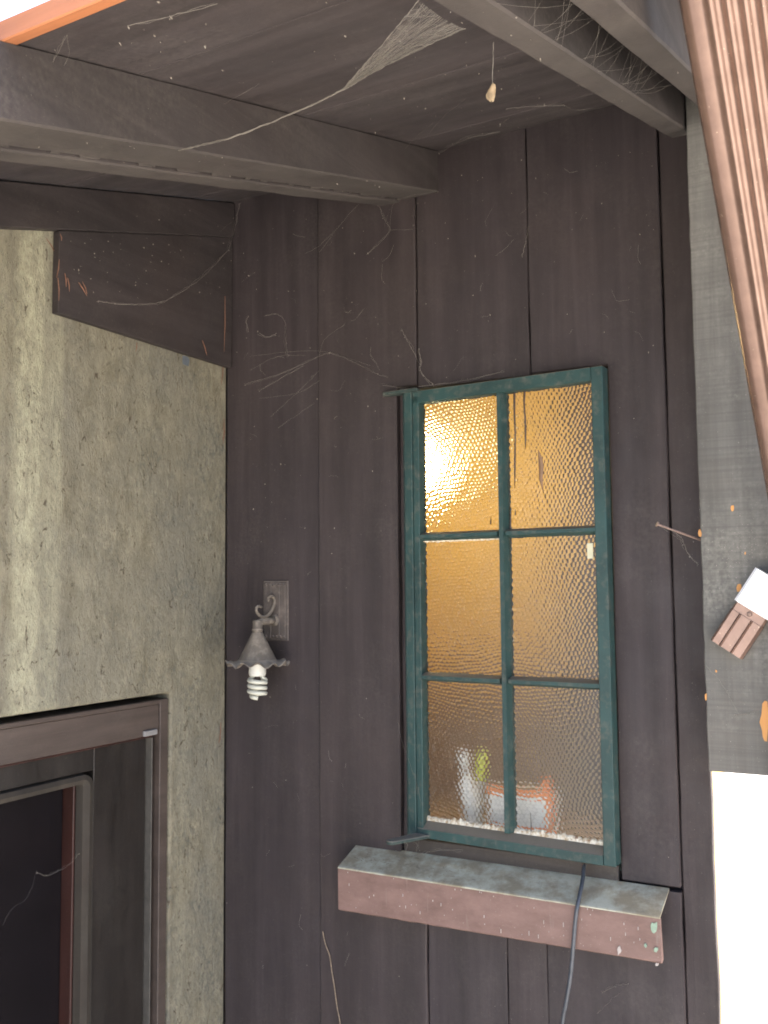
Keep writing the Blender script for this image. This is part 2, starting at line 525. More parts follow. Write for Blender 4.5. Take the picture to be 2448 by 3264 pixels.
# ------------------------------------------------------------------ stucco wall (x = 0, faces +x) with the door opening
LEFT_END = -1.75
DY0, DY1, DZ = -0.2135, -1.13, 1.345
wall_s = thing('stucco_wall', 'stained yellow grey stucco wall around the brown door', 'wall', (0, -0.8, -0.7))
bm = bmesh.new()
prism(bm, [(0.0, -0.7), (0.0, zr(0, Z_CEIL) - .012), (LEFT_END, zr(LEFT_END, Z_CEIL) - .012), (LEFT_END, -0.7), (DY1, -0.7), (DY1, DZ), (DY0, DZ), (DY0, -0.7)],
      'x', -0.16, 0.0, 0.006, 3)
obj('stucco_face', bm, M_stucco, wall_s)
bm = bmesh.new()
yc, zc = (-0.1693, 2.1854)
prism(bm, [(yc - .012, zc - .010), (yc + .010, zc - .012), (yc + .013, zc + .006), (yc + .004, zc + .013), (yc - .013, zc + .011)], 'x', -0.001, 0.0015)
obj('paint_chip', bm, M_slate, wall_s)

# ------------------------------------------------------------------ window wall (y = 0, faces -y)
wall_w = thing('plank_wall', 'dark brown wall of wide upright planks around the window', 'wall', (0.6, 0, -0.7))
ZT = Z_CEIL + .005
OPN = (0.545, 1.048, 0.995, 2.076)      # opening x0 x1 z0 z1
def plank_poly(outline, yf, thick, seed):
    """Board with a notched outline (x, z), its long edges a little uneven."""
    pts = []
    m = len(outline)
    for k in range(m):
        a, b = Vector(outline[k]), Vector(outline[(k + 1) % m])
        L = (b - a).length
        n = max(1, int(L / .05)) if abs(a.x - b.x) < .02 else 1
        for i in range(n):
            p = a.lerp(b, i / n)
            j = 0 if i == 0 else .0016 * noise.noise((seed * 3.7 + k, p.y * 8, 0)) + .0009 * noise.noise((seed + k, p.y * 45, 0))
            pts.append((p.x + j, p.y))
    bm = bmesh.new()
    prism(bm, pts, 'y', yf, yf + thick, .0022)
    return bm
zo = OPN[3] + .012
PL = [  # x0, x1, front y, z0, z1
    (0.001, 0.298, 0.0, -0.7, ZT),
    (0.5300, 0.5440, 0.005, 0.97, zo - .001),
    (0.5855, 0.8720, -0.0025, OPN[3] + .004, ZT),
    (1.1748, 1.2365, 0.0045, -0.7, ZT),
    (0.5955, 0.7895, -0.002, -0.7, 0.972),
    (0.7915, 0.8830, -0.003, -0.7, 0.972),
    (0.8838, 1.1735, -0.004, -0.7, 0.972),
]
for i, (x0, x1, yf, z0, z1) in enumerate(PL):
    bm = bmesh.new()
    plank(bm, x0, x1, yf, 0.024, z0, z1, i + 1)
    obj('plank', bm, (M_wall, M_wall2)[i % 2 == 1], wall_w)
obj('plank', plank_poly([(.3015, -.7), (.5925, -.7), (.5925, .968), (.5285, .968), (.5285, zo), (.5835, zo), (.5835, ZT), (.3015, ZT)], -.007, .024, 21), M_wall2, wall_w)
obj('plank', plank_poly([(1.0515, .982), (1.173, .982), (1.173, ZT), (.875, ZT), (.875, OPN[3] + .006), (1.0515, OPN[3] + .006)], -.0045, .024, 22), M_wall, wall_w)
bm = bmesh.new()
cx0, cx1, cz1 = -0.05, 1.2, Z_CEIL + .012
box(bm, cx0, OPN[0], 0.036, 0.075, -0.7, cz1)
box(bm, OPN[1], cx1, 0.036, 0.075, -0.7, cz1)
box(bm, OPN[0], OPN[1], 0.036, 0.075, -0.7, OPN[2])
box(bm, OPN[0], OPN[1], 0.036, 0.075, OPN[3], cz1)
obj('wall_backing', bm, M_wall, wall_w)

# ------------------------------------------------------------------ soffit, roof, rafters
RX0, RX1 = -1.2, 1.72
Y_EAVE = -1.245
soffit = thing('porch_soffit', 'dark boarded underside of the porch roof', 'ceiling', (0.6, -0.6, 2.48))
ys = [Y_EAVE, -1.03, -0.815, -0.60, -0.385, -0.17, 0.02]
for i, (a, b) in enumerate(zip(ys, ys[1:])):
    bm = bmesh.new()
    dz = RNG.uniform(-.0008, .0008)
    a2, b2 = a + .0004, b - .0004
    prism(bm, [(a2, zr(a2, Z_CEIL) + dz), (b2, zr(b2, Z_CEIL) + dz), (b2, zr(b2, Z_CEIL) + .012), (a2, zr(a2, Z_CEIL) + .012)], 'x', RX0, RX1, 0.0008)
    obj('soffit_board', bm, M_soffit, soffit)
bm = bmesh.new()
prism(bm, [(Y_EAVE - .001, zr(Y_EAVE - .001, Z_CEIL) + .0135), (1.5, zr(1.5, Z_CEIL) + .0135), (1.5, zr(1.5, Z_CEIL) + .0175), (Y_EAVE - .001, zr(Y_EAVE - .001, Z_CEIL) + .0175)], 'x', RX0, RX1)
tag(obj('roof_covering', bm, M_roof, soffit))
bm = bmesh.new()
prism(bm, [(Y_EAVE - .026, zr(Y_EAVE, Z_CEIL) - .010), (Y_EAVE - .002, zr(Y_EAVE, Z_CEIL) - .003), (Y_EAVE - .002, zr(Y_EAVE, Z_CEIL) + .019), (Y_EAVE - .026, zr(Y_EAVE, Z_CEIL) + .019)], 'x', RX0, RX1, .002)
tag(obj('fascia_board', bm, M_fascia), 'eave board painted with an orange glow against the bright sky', 'fascia board')

def rafter(parts, label, group='rafters under the porch roof'):
    t = thing('rafter', label, 'rafter', (parts[0][0], -0.6, zr(-.6, Z_RAFT)), group)
    for nm, x0, x1, y0, y1, dz in parts:
        pass
    return t

def sloped(bm, x0, x1, y0, y1, zb, zt, seed, amp=0.0011):
    """Timber running parallel to the roof with slightly uneven arrises."""
    n = 26
    rings = []
    for i in range(n + 1):
        y = y0 + (y1 - y0) * i / n
        w = lambda k: amp * noise.noise((seed * 3.1 + k, y * 9, 0)) + amp * .5 * noise.noise((seed * 3.1 + k, y * 47, 2))
        b = 0.003
        pr = [(x0 + w(1), zr(y, zb) + b + w(2)), (x0 + b + w(1), zr(y, zb) + w(2)), (x1 - b + w(3), zr(y, zb) + w(4)), (x1 + w(3), zr(y, zb) + b + w(4)),
              (x1, zr(y, zt)), (x0, zr(y, zt))]
        rings.append([bm.verts.new((p[0], y, p[1])) for p in pr])
    k = len(rings[0])
    for a, c in zip(rings, rings[1:]):
        for j in range(k):
            bm.faces.new((a[j], a[(j + 1) % k], c[(j + 1) % k], c[j]))
    bm.faces.new(rings[0]); bm.faces.new(rings[-1][::-1])

GR = 'rafters under the porch roof'
rl = thing('rafter', 'broad doubled rafter over the stucco wall with a ragged slit along it', 'rafter', (0.57, -0.6, zr(-.6, Z_RAFT)), GR)
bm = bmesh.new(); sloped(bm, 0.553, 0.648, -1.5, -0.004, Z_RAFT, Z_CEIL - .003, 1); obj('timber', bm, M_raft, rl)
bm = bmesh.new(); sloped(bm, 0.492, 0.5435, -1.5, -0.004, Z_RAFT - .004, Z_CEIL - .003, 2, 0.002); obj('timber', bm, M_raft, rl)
bm = bmesh.new()
ypos = -1.38
while ypos < -.03:                        # ragged filler bridging the slit, leaving long lens shaped gaps
    L = RNG.uniform(.010, .040)
    y = ypos + L
    ypos = y + L + RNG.uniform(.012, .070)
    q = [bm.verts.new(v) for v in ((.5425, y - L, zr(y - L, Z_RAFT) + .001), (.548, y - L * .7, zr(y - L, Z_RAFT) + .001), (.5545, y - L, zr(y - L, Z_RAFT) + .0005),
                                   (.5545, y + L, zr(y + L, Z_RAFT) + .0005), (.549, y + L * .6, zr(y + L, Z_RAFT) + .001), (.5425, y + L * .9, zr(y + L, Z_RAFT) + .001))]
    f = bm.faces.new(q)
    e = bmesh.ops.extrude_face_region(bm, geom=[f])
    bmesh.ops.translate(bm, verts=[v for v in e['geom'] if isinstance(v, bmesh.types.BMVert)], vec=(0, 0, .006))
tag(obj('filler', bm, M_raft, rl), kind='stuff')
for nm, x0, x1, lab in (('a', 1.2025, 1.2470, 'narrow dusty rafter that carries the wide cobweb'),
                        ('b', 1.3080, 1.3520, 'narrow rafter nearest the brown downpipe')):
    r = thing('rafter', lab, 'rafter', ((x0 + x1) / 2, -0.6, zr(-.6, Z_RAFT)), GR)
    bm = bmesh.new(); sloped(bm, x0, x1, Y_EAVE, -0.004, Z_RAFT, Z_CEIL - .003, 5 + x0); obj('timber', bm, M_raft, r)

# frieze and filler block on the stucco wall
bm = bmesh.new()
fb = 2.5631
prism(bm, [(-0.003, zr(0, fb)), (-0.003, zr(0, Z_CEIL) - .004), (LEFT_END + .3, zr(LEFT_END + .3, Z_CEIL) - .004), (LEFT_END + .3, zr(LEFT_END + .3, fb))], 'x', 0.0012, 0.027, 0.002)
tag(obj('frieze_board', bm, M_frieze), 'sloping dark board along the top of the stucco wall', 'trim board')
bm = bmesh.new()
ty0, tz0 = (-0.6093, 2.1992)
prism(bm, [(ty0, tz0), (-0.004, tz0), (-0.004, zr(0, fb) - .0006), (ty0, zr(ty0, fb) - .0006)], 'x', 0.0012, 0.020, 0.0015, 2)
tag(obj('filler_board', bm, M_frieze), 'four sided dark board on the stucco in the corner under the sloping trim', 'board')
bm = bmesh.new()
for (a, b) in [((0.024, -0.5308, 2.2608), (0.024, -0.545, 2.2854)), ((0.024, -0.5557, 2.2803), (0.024, -0.5307, 2.2555)), ((0.004, -0.6306, 2.3601), (0.004, -0.6071, 2.3365)), ((0.004, -0.6071, 2.3365), (0.004, -0.5972, 2.3031)), ((0.024, -0.6064, 2.359), (0.024, -0.6106, 2.3731)), ((0.024, -0.5957, 2.2897), (0.024, -0.5911, 2.26)), ((0.024, -0.5877, 2.2817), (0.024, -0.5818, 2.2522)), ((0.024, -0.1327, 2.2452), (0.024, -0.1136, 2.2087)), ((0.024, -0.6119, 2.3159), (0.024, -0.6186, 2.2729)), ((0.024, -0.6147, 2.2739), (0.024, -0.611, 2.2237)), ((0.024, -0.3731, 2.1852), (0.024, -0.3758, 2.1622)), ((0.004, -0.021, 2.2028), (0.004, -0.0286, 2.1504)), ((0.004, -0.016, 2.0574), (0.004, -0.0195, 1.9874)), ((0.004, -0.0118, 2.0263), (0.004, -0.0235, 1.9994)), ((0.004, -0.024, 1.2487), (0.004, -0.0294, 1.2015)), ((0.004, -0.0256, 1.2129), (0.004, -0.0332, 1.196)), ((0.024, -0.0396, 2.3872), (0.024, -0.0425, 2.2339))]:
    pa, pb = Vector(a), Vector(b)
    tube(bm, [pa, pa.lerp(pb, .5) + Vector((.001, .001, 0)), pb], [.0007, .0013, .0004], 4)
tag(obj('torn_splinters', bm, M_splinter), 'torn orange wood splinters along the edges of the corner board', 'splinters', kind='stuff')

# ------------------------------------------------------------------ corner board on the right
post = thing('corner_board', 'weathered grey rough sawn board at the outer corner with orange chips', 'board', (1.4, -0.05, 1.238))
bm = bmesh.new()
n = 46
rings = []
zt = zr(-.05, Z_CEIL) - .01
for i in range(n + 1):
    z = 1.2385 + (zt - 1.2385) * i / n
    w = .0016 * noise.noise((3.3, z * 14, 0)) + .0014 * noise.noise((8.3, z * 70, 0))
    pr = [(1.251 + w, -.088), (1.253 + w, -.0902), (1.62, -.0902), (1.62, -.004), (1.2525, -.004)]
    rings.append([bm.verts.new((p[0], p[1], z + (0.002 * noise.noise((p[0] * 30, 4, 1)) if i == 0 else 0))) for p in pr])
for a, c in zip(rings, rings[1:]):
    for j in range(5):
        bm.faces.new((a[j], a[(j + 1) % 5], c[(j + 1) % 5], c[j]))
bm.faces.new(rings[0][::-1]); bm.faces.new(rings[-1])
obj('board_face', bm, M_post, post)
bm = bmesh.new(); box(bm, 1.2375, 1.2515, 0.012, 0.034, 1.2385, zt); obj('packing_strip', bm, M_wall, post)
for pts in [[(1.3165, 1.747), (1.3161, 1.7527), (1.3134, 1.7526), (1.3112, 1.7519), (1.3104, 1.7473), (1.3112, 1.7431), (1.313, 1.741), (1.3153, 1.7423)], [(1.254, 1.7003), (1.2526, 1.7048), (1.2508, 1.7089), (1.2483, 1.7062), (1.2471, 1.7005), (1.2481, 1.6952), (1.2503, 1.6934), (1.253, 1.6942)], [(1.3248, 1.592), (1.3241, 1.599), (1.3208, 1.6), (1.3177, 1.5984), (1.3154, 1.5921), (1.3166, 1.5845), (1.3202, 1.5848), (1.3229, 1.5866)], [(1.3662, 1.3384), (1.3644, 1.3569), (1.3631, 1.3772), (1.3586, 1.3783), (1.3543, 1.3724), (1.3522, 1.3532), (1.3479, 1.3373), (1.3517, 1.3238), (1.3528, 1.31), (1.3558, 1.3026), (1.36, 1.3022), (1.3619, 1.3227)], [(1.2526, 1.3807), (1.2526, 1.3873), (1.251, 1.3865), (1.2493, 1.3843), (1.2495, 1.3774), (1.2505, 1.3732), (1.2521, 1.3743)], [(1.274, 1.4307), (1.2728, 1.4327), (1.271, 1.4332), (1.2706, 1.4305), (1.2712, 1.4287), (1.2728, 1.4282)], [(1.335, 1.6589), (1.3348, 1.6616), (1.3334, 1.6612), (1.3325, 1.659), (1.3331, 1.6561), (1.3345, 1.6566)]]:
    bm = bmesh.new()
    prism(bm, pts, 'y', -.0915, -.0895)
    obj('bare_patch', bm, M_bare, post)

# nail
hd, bs = Vector((1.1711, -0.1, 1.7205)), Vector((1.2396, -0.062, 1.6909))
bm = bmesh.new()
tube(bm, [bs + (bs - hd) * .12, hd], 0.0022, 8)
d = (hd - bs).normalized()
tube(bm, [hd - d * .0005, hd + d * .0022], 0.0052, 12)
tag(obj('nail', bm, M_nail), 'long rusty nail jutting from the edge of the grey corner board', 'nail')

# ------------------------------------------------------------------ door
door = thing('door', 'dark brown glazed door in a brown frame set in the stucco', 'door', (0, -0.67, -0.7))
def dpart(name, mat, *bx, bevel=0.0015):
    bm = bmesh.new(); box(bm, *bx, bevel); return obj(name, bm, mat, door)
dpart('head', M_head, -.09, -.010, DY1 + .01, -.246, 1.2475, 1.3200)
dpart('head_bead', M_head, -.09, -.005, DY1 + .01, -.246, 1.3206, 1.3310)
dpart('head_edge', M_red, -.06, -.014, DY1 + .01, -.262, 1.2425, 1.2472)
dpart('jamb', M_head, -.09, -.006, -.2452, -.2165, -.7, 1.3310)
dpart('weather_strip', M_steel, -.045, -.018, -.2600, -.2575, -.7, 1.2400, bevel=0.0006)
dpart('stile', M_door, -.082, -.036, -.4305, -.2625, -.7, 1.2430)
dpart('top_rail', M_door, -.082, -.0365, DY1 + .02, -.4310, 1.190, 1.2430)
dpart('frame_backing', M_door, -.15, -.095, DY1 - .02, DY0 + .02, -.7, DZ + .02)
# rounded bead round the glazing
def arc_bead(r_out, w):
    yR, zT = -.4315, 1.188
    outer, inner = [], []
    outer.append((yR, -.7)); inner.append((yR - w, -.7))
    for k in range(9):
        a = k / 8 * math.pi / 2
        outer.append((yR - r_out + r_out * math.cos(a), zT - r_out + r_out * math.sin(a)))
        ri = max(r_out - w, 0.004)
        inner.append((yR - w - ri + ri * math.cos(a), zT - w * .62 - ri + ri * math.sin(a)))
    outer.append((DY1 + .03, zT)); inner.append((DY1 + .03, zT - w * .62))
    return outer, inner
o_, i_ = arc_bead(.034, .038)
bm = bmesh.new()
P = []
for (a, b) in zip(o_, i_):
    m = ((a[0] + b[0]) / 2, (a[1] + b[1]) / 2)
    P.append([bm.verts.new(v) for v in ((-.05, a[0], a[1]), (-.031, a[0] * .9 + b[0] * .1, a[1] * .9 + b[1] * .1), (-.026, m[0], m[1]), (-.031, b[0] * .92 + a[0] * .08, b[1] * .92 + a[1] * .08), (-.05, b[0], b[1]))])
for a, b in zip(P, P[1:]):
    for j in range(4): bm.faces.new((a[j], a[j + 1], b[j + 1], b[j]))
obj('glazing_bead', bm, M_bead, door)
dpart('reveal', M_red, -.095, -.05, -.476, -.4700, -.7, 1.165)
dpart('glass', M_darkglass, -.0949, -.0820, DY1 + .02, -.4765, -.7, 1.18)
dpart('latch_plate', M_metalchip, -.020, -.004, *(-0.3006, -0.256, 1.2484, 1.2614))

# ------------------------------------------------------------------ casement window
ZB, ZTOP = 1.021, 2.069
HX, HY, ANG = 0.5605, -0.013, math.radians(-3.7)
win = thing('casement_window', 'green steel casement of six hammered panes standing slightly open', 'window', (HX, HY, ZB))
win.rotation_euler = (0, 0, ANG)
RM = Matrix.Rotation(ANG, 4, 'Z')
def wobj(name, bm, mat, parent=None, smooth=False):
    """Geometry given in sash coordinates (u along the sash, y depth, z height above the world)."""
    o = obj(name, bm, mat, None, smooth)
    for v in o.data.vertices: v.co.z -= ZB
    o.parent = parent or win
    return o
U1 = 0.4955                                  # sash width
GL, GR_, GZ0, GZ1 = 0.0385, 0.4695, 1.058, 2.039
YF, YG = -0.012, 0.010
def wbox(name, u0, u1, y0, y1, z0, z1, bevel=0.0015, mat=None):
    bm = bmesh.new(); box(bm, u0, u1, y0, y1, z0, z1, bevel); return wobj(name, bm, mat or M_green)
def bevel_bar(name, axis, a0, a1, c0, c1, lip=0.005):
    """Bar with sloped shoulders from its front flat down to the glass."""
    bm = bmesh.new()
    m0, m1 = c0 + lip, c1 - lip
    poly = [(c0, YG), (c0, YG - .003), (m0, YF), (m1, YF), (c1, YG - .003), (c1, YG), (c1, YG + .012), (c0, YG + .012)]
    if axis == 'z': prism(bm, [(p[0], p[1]) for p in poly], 'z', a0, a1)
    else: prism(bm, [(p[1], p[0]) for p in poly], 'x', a0, a1)
    return wobj(name, bm, M_green)
wbox('stile', 0.0, 0.0215, YF - .004, YG + .012, ZB, ZTOP)
wbox('stile', 0.0220, GL, YF, YG + .012, ZB + .012, ZTOP - .012)
wbox('stile', GR_, U1, YF, YG + .012, ZB, ZTOP)
wbox('rail', 0.0220, GR_ - .0005, YF, YG + .012, GZ1, ZTOP)
bm = bmesh.new()
prism(bm, [(YF - .002, ZB), (YF - .002, ZB + .020), (YG - .002, GZ0), (YG + .012, GZ0), (YG + .012, ZB)], 'x', 0.0220, GR_ - .0005, .001)
wobj('rail', bm, M_green)
MU0, MU1 = 0.2405, 0.2610
MZ = ((1.3785, 1.3985), (1.7080, 1.7280))
bevel_bar('mullion', 'z', GZ0, GZ1, MU0, MU1, .005)
for z0, z1 in MZ:
    bevel_bar('glazing_bar', 'x', GL, MU0 - .0003, z0, z1, .006)
    bevel_bar('glazing_bar', 'x', MU1 + .0003, GR_, z0, z1, .006)
cols = ((GL - .003, MU0 + .003), (MU1 - .003, GR_ + .003))
rows = ((GZ0 - .003, MZ[0][0] + .003), (MZ[0][1] - .003, MZ[1][0] + .003), (MZ[1][1] - .003, GZ1 + .003))
panes = {}
def hammered(name, u0, u1, z0, z1, seed):
    """Pane pressed with a close-packed field of little domes on its outer face."""
    rs = np.random.RandomState(seed)
    st = 0.00125
    P_ = 0.0098
    nu, nz = int((u1 - u0) / st) + 1, int((z1 - z0) / st) + 1
    gu, gz = np.meshgrid(np.linspace(u0, u1, nu), np.linspace(z0, z1, nz))
    ph = rs.uniform(0, 6.28, 6)
    wu = gu + .0050 * np.sin(gz * 21 + ph[0]) + .0036 * np.sin(gu * 33 + gz * 17 + ph[1]) + .0014 * np.sin(gu * 90 - gz * 60 + ph[4])
    wz = gz + .0050 * np.sin(gu * 24 + ph[2]) + .0036 * np.sin(gz * 29 - gu * 19 + ph[3]) + .0014 * np.sin(gu * 70 + gz * 85 + ph[5])
    a = math.radians(rs.uniform(-9, 9))
    ru, rz = wu * math.cos(a) - wz * math.sin(a), wu * math.sin(a) + wz * math.cos(a)
    ru = ru - ru.min() + 3 * P_; rz = rz - rz.min() + 3 * P_
    row = P_ * .866
    J = rs.uniform(-.11, .11, (2, 400, 400)) * P_
    best = np.full(gu.shape, 9.0)
    r0 = np.round(rz / row).astype(int)
    for dr in (-1, 0, 1):
        r = r0 + dr
        off = (r % 2) * .5
        c0 = np.round(ru / P_ - off).astype(int)
        for dc in (-1, 0, 1):
            c = c0 + dc
            su = (c + off) * P_ + J[0, r % 400, c % 400]
            sz = r * row + J[1, r % 400, c % 400]
            best = np.minimum(best, (ru - su) ** 2 + (rz - sz) ** 2)
    h = 48.0 * best
    co = np.empty((nz * nu + 4, 3))
    co[:-4, 0] = gu.ravel(); co[:-4, 1] = YG + .0006 + h.ravel(); co[:-4, 2] = gz.ravel() - ZB
    co[-4:] = [(u0, YG + .005, z0 - ZB), (u1, YG + .005, z0 - ZB), (u1, YG + .005, z1 - ZB), (u0, YG + .005, z1 - ZB)]
    idx = np.arange(nz * nu).reshape(nz, nu)
    q = np.stack([idx[:-1, :-1], idx[:-1, 1:], idx[1:, 1:], idx[1:, :-1]], -1).reshape(-1, 4)
    b = nz * nu
    q = np.vstack([q, [[b + 3, b + 2, b + 1, b]]])
    me = bpy.data.meshes.new(name)
    me.vertices.add(len(co)); me.vertices.foreach_set('co', co.ravel())
    me.loops.add(q.size); me.loops.foreach_set('vertex_index', q.ravel().astype(np.int32))
    me.polygons.add(len(q)); me.polygons.foreach_set('loop_start', np.arange(0, q.size, 4, dtype=np.int32))
    me.update(calc_edges=True); me.validate()
    me.polygons.foreach_set('use_smooth', np.ones(len(q), dtype=bool))
    at = me.attributes.new('groove', 'FLOAT', 'POINT')
    gv = np.zeros(len(co)); gv[:-4] = best.ravel() / (P_ * .5) ** 2
    at.data.foreach_set('value', gv)
    me.materials.append(M_glass)
    o = bpy.data.objects.new(name, me); COL.objects.link(o); o.parent = win
    return o
for ci, (u0, u1) in enumerate(cols):
    for ri, (z0, z1) in enumerate(rows):
        panes[ci, ri] = hammered('pane', u0, u1, z0, z1, 31 + ci * 7 + ri)
# pitted putty along the foot of the glass and round it
def putty(u0, u1, z, h, seed, top=False):
    bm = bmesh.new()
    n = int((u1 - u0) / .004)
    R_ = []
    for i in range(n + 1):
        u = u0 + (u1 - u0) * i / n
        hh = h * (0.65 + .9 * abs(noise.noise((seed, u * 60, 0))) + .35 * noise.noise((seed, u * 190, 3)))
        s = -1 if top else 1
        R_.append([bm.verts.new(p) for p in ((u, YG + .0008, z + s * hh), (u, YG - .003 - .002 * noise.noise((seed, u * 150, 7)), z + s * hh * .7), (u, YG - .006, z))])
    for a, b in zip(R_, R_[1:]):
        for j in range(2): bm.faces.new((a[j], a[j + 1], b[j + 1], b[j]))
    return wobj('putty', bm, M_putty)
putty(GL, MU0, GZ0 - .001, .011, 1.0)
putty(MU1, GR_, GZ0 - .001, .013, 2.0)
putty(GL, MU0, MZ[1][0], .004, 3.0, True)
# runs and scraps on the panes
def run(name, pts, w, mat):
    bm = bmesh.new()
    n = len(pts)
    R_ = []
    for i, (u, z) in enumerate(pts):
        ww = w[i] / 2
        R_.append([bm.verts.new(p) for p in ((u - ww, YG + .0004, z), (u, YG - .0014, z), (u + ww, YG + .0004, z))])
    for a, b in zip(R_, R_[1:]):
        for j in range(2): bm.faces.new((a[j], a[j + 1], b[j + 1], b[j]))
    return wobj(name, bm, mat)
for pts, w, m in [([(0.2799, 2.0412), (0.2789, 1.9944), (0.28, 1.9411), (0.2775, 1.8777), (0.2768, 1.8461), (0.2763, 1.8198)], [0.0062, 0.0048, 0.004, 0.0048, 0.0038, 0.0012], 0), ([(0.3051, 2.0414), (0.3033, 2.013), (0.3049, 1.981), (0.3053, 1.9493), (0.3047, 1.9229), (0.3043, 1.9072)], [0.0062, 0.0046, 0.004, 0.005, 0.004, 0.0012], 0), ([(0.3357, 1.9024), (0.3397, 1.8833), (0.3414, 1.8623), (0.3397, 1.8365), (0.3446, 1.8103)], [0.002, 0.01, 0.012, 0.009, 0.002], 1), ([(0.266, 1.7688), (0.2645, 1.752), (0.2629, 1.729)], [0.0015, 0.004, 0.005], 0), ([(0.2764, 1.7725), (0.2762, 1.7641), (0.2761, 1.7588)], [0.001, 0.003, 0.0035], 0), ([(0.2147, 1.7565), (0.2145, 1.7469), (0.2144, 1.7405)], [0.001, 0.004, 0.003], 0), ([(0.2986, 1.1045), (0.2991, 1.0797), (0.2986, 1.0549)], [0.0008, 0.002, 0.004], 0)]:
    run('dried_run', pts, w, (M_drip, M_smear)[m])
u, z = (0.4504, 1.6735)
wbox('tape_scrap', u - .0065, u + .0065, YG - .0005, YG + .0009, z - .0165, z + .0165, 0, M_tape)
# frame fixed in the wall (left edge and head show), pivot arms
bm = bmesh.new()
prism(bm, [(0.5445, 0.030), (0.5445, -0.004), (0.5480, -0.008), (0.5525, -0.008), (0.5525, -0.001), (0.5590, -0.001), (0.5590, 0.030)], 'z', 1.0, 2.074)
box(bm, 0.5592, 1.0475, 0.012, 0.032, 2.0700, 2.0755)
box(bm, 1.0430, 1.0478, 0.012, 0.032, 1.0, 2.0698)
box(bm, 0.5592, 1.0475, 0.012, 0.032, 0.9955, 1.0100)
fr = obj('outer_frame', bm, M_green, None)
fr.parent = win
fr.matrix_parent_inverse = (Matrix.Translation((HX, HY, ZB)) @ RM).inverted()
def arm(z, tip, lift):
    """Flat pivot arm: from the sash corner out and away from the wall, rounded at its tip."""
    bm = bmesh.new()
    a, b = Vector((0.600, -0.020)), Vector(tip)
    d = (b - a).normalized(); p = Vector((-d.y, d.x))
    poly = [a + p * .020, a - p * .018]
    for k in range(9):
        t = -math.pi / 2 + k / 8 * math.pi
        poly.append(b + d * .013 * math.cos(t) + p * .013 * math.sin(t))
    prism(bm, [(q.x, q.y) for q in poly], 'z', z, z + .008, .0015)
    tube(bm, [(b.x, b.y, z + .006), (b.x, b.y, z + .0095)], .0065, 12)
    o = obj('pivot_arm', bm, M_arm, None)
    o.parent = win
    o.matrix_parent_inverse = (Matrix.Translation((HX, HY, ZB)) @ RM).inverted()
arm(1.022, (0.5595, -0.1096), 0)
arm(2.066, (0.512, -0.022), 0)

# sill
SX0, SX1, SYF = 0.405, 1.149, -0.086
sill = thing('window_sill', 'dusty green topped sill with a red brown front under the window', 'window sill', (0.78, -.04, 0.85))
bm = bmesh.new()
n = 40
R_ = []
for i in range(n + 1):
    x = SX0 + (SX1 - SX0) * i / n
    w = .0008 * noise.noise((x * 25, 1, 0))
    R_.append([bm.verts.new(p) for p in ((x, SYF - .0052 + w, 0.9452 + w), (x, SYF - .001, .9478 + w), (x, -.002, 0.978), (x, -.002, 0.9745), (x, SYF - .0048, 0.9432))])
for a, b in zip(R_, R_[1:]):
    for j in range(5): bm.faces.new((a[j], a[(j + 1) % 5], b[(j + 1) % 5], b[j]))
bm.faces.new(R_[0][::-1]); bm.faces.new(R_[-1])
obj('top', bm, M_silltop, sill)
bm = bmesh.new()
R_ = []
for i in range(n + 1):
    x = SX0 + (SX1 - SX0) * i / n
    zb = 0.846 + (x - SX0) / (SX1 - SX0) * .010 + .0012 * noise.noise((x * 30, 5, 0))
    zt_ = 0.9425 + .0006 * noise.noise((x * 18, 9, 0))
    R_.append([bm.verts.new(p) for p in ((x, SYF - .0035, zb + .004), (x, SYF - .0045, zt_ - .006), (x, SYF - .0044, zt_), (x, SYF + .004, zt_ - .0005), (x, SYF + .016, zb + .003), (x, SYF + .003, zb))])
for a, b in zip(R_, R_[1:]):
    for j in range(6): bm.faces.new((a[j], a[(j + 1) % 6], b[(j + 1) % 6], b[j]))
bm.faces.new(R_[0][::-1]); bm.faces.new(R_[-1])
obj('front_board', bm, M_apron, sill)
bm = bmesh.new(); box(bm, OPN[0] - .012, OPN[1] - .004, -.0015, .0110, 0.9745, 1.0090, .002); obj('upstand', bm, M_upstand, sill)
bm = bmesh.new(); box(bm, SX0 + .02, SX1 - .035, SYF + .018, -.009, 0.862, 0.935); obj('bed_block', bm, M_wall, sill)
for pts, m in [([(1.1433, 0.9264), (1.1434, 0.9367), (1.1371, 0.9331), (1.1331, 0.9345), (1.131, 0.9277), (1.1312, 0.9215), (1.1329, 0.9162), (1.1369, 0.9139), (1.1412, 0.9182)], 0), ([(1.1228, 0.8885), (1.1212, 0.8899), (1.1203, 0.8924), (1.118, 0.8912), (1.1165, 0.8888), (1.1167, 0.8863), (1.1181, 0.885), (1.12, 0.8835), (1.1217, 0.8861)], 0), ([(1.1437, 0.8832), (1.1434, 0.8876), (1.1408, 0.8875), (1.1386, 0.8875), (1.1359, 0.8846), (1.1358, 0.8792), (1.1389, 0.8789), (1.1405, 0.8783), (1.1417, 0.8805)], 0), ([(1.0714, 0.8691), (1.0694, 0.8739), (1.0676, 0.8791), (1.0645, 0.8758), (1.0626, 0.8707), (1.0638, 0.8658), (1.0637, 0.8585), (1.0667, 0.8639), (1.0685, 0.8647)], 1), ([(1.1437, 0.8559), (1.1446, 0.8582), (1.1416, 0.8574), (1.1389, 0.858), (1.1379, 0.8557), (1.1376, 0.8539), (1.1389, 0.8524), (1.1416, 0.853), (1.1433, 0.8545)], 1)]:
    bm = bmesh.new(); prism(bm, pts, 'y', SYF - .0062, SYF - .0030)
    obj('paint_chip', bm, (M_greenchip, M_splash)[m], sill)
bm = bmesh.new()
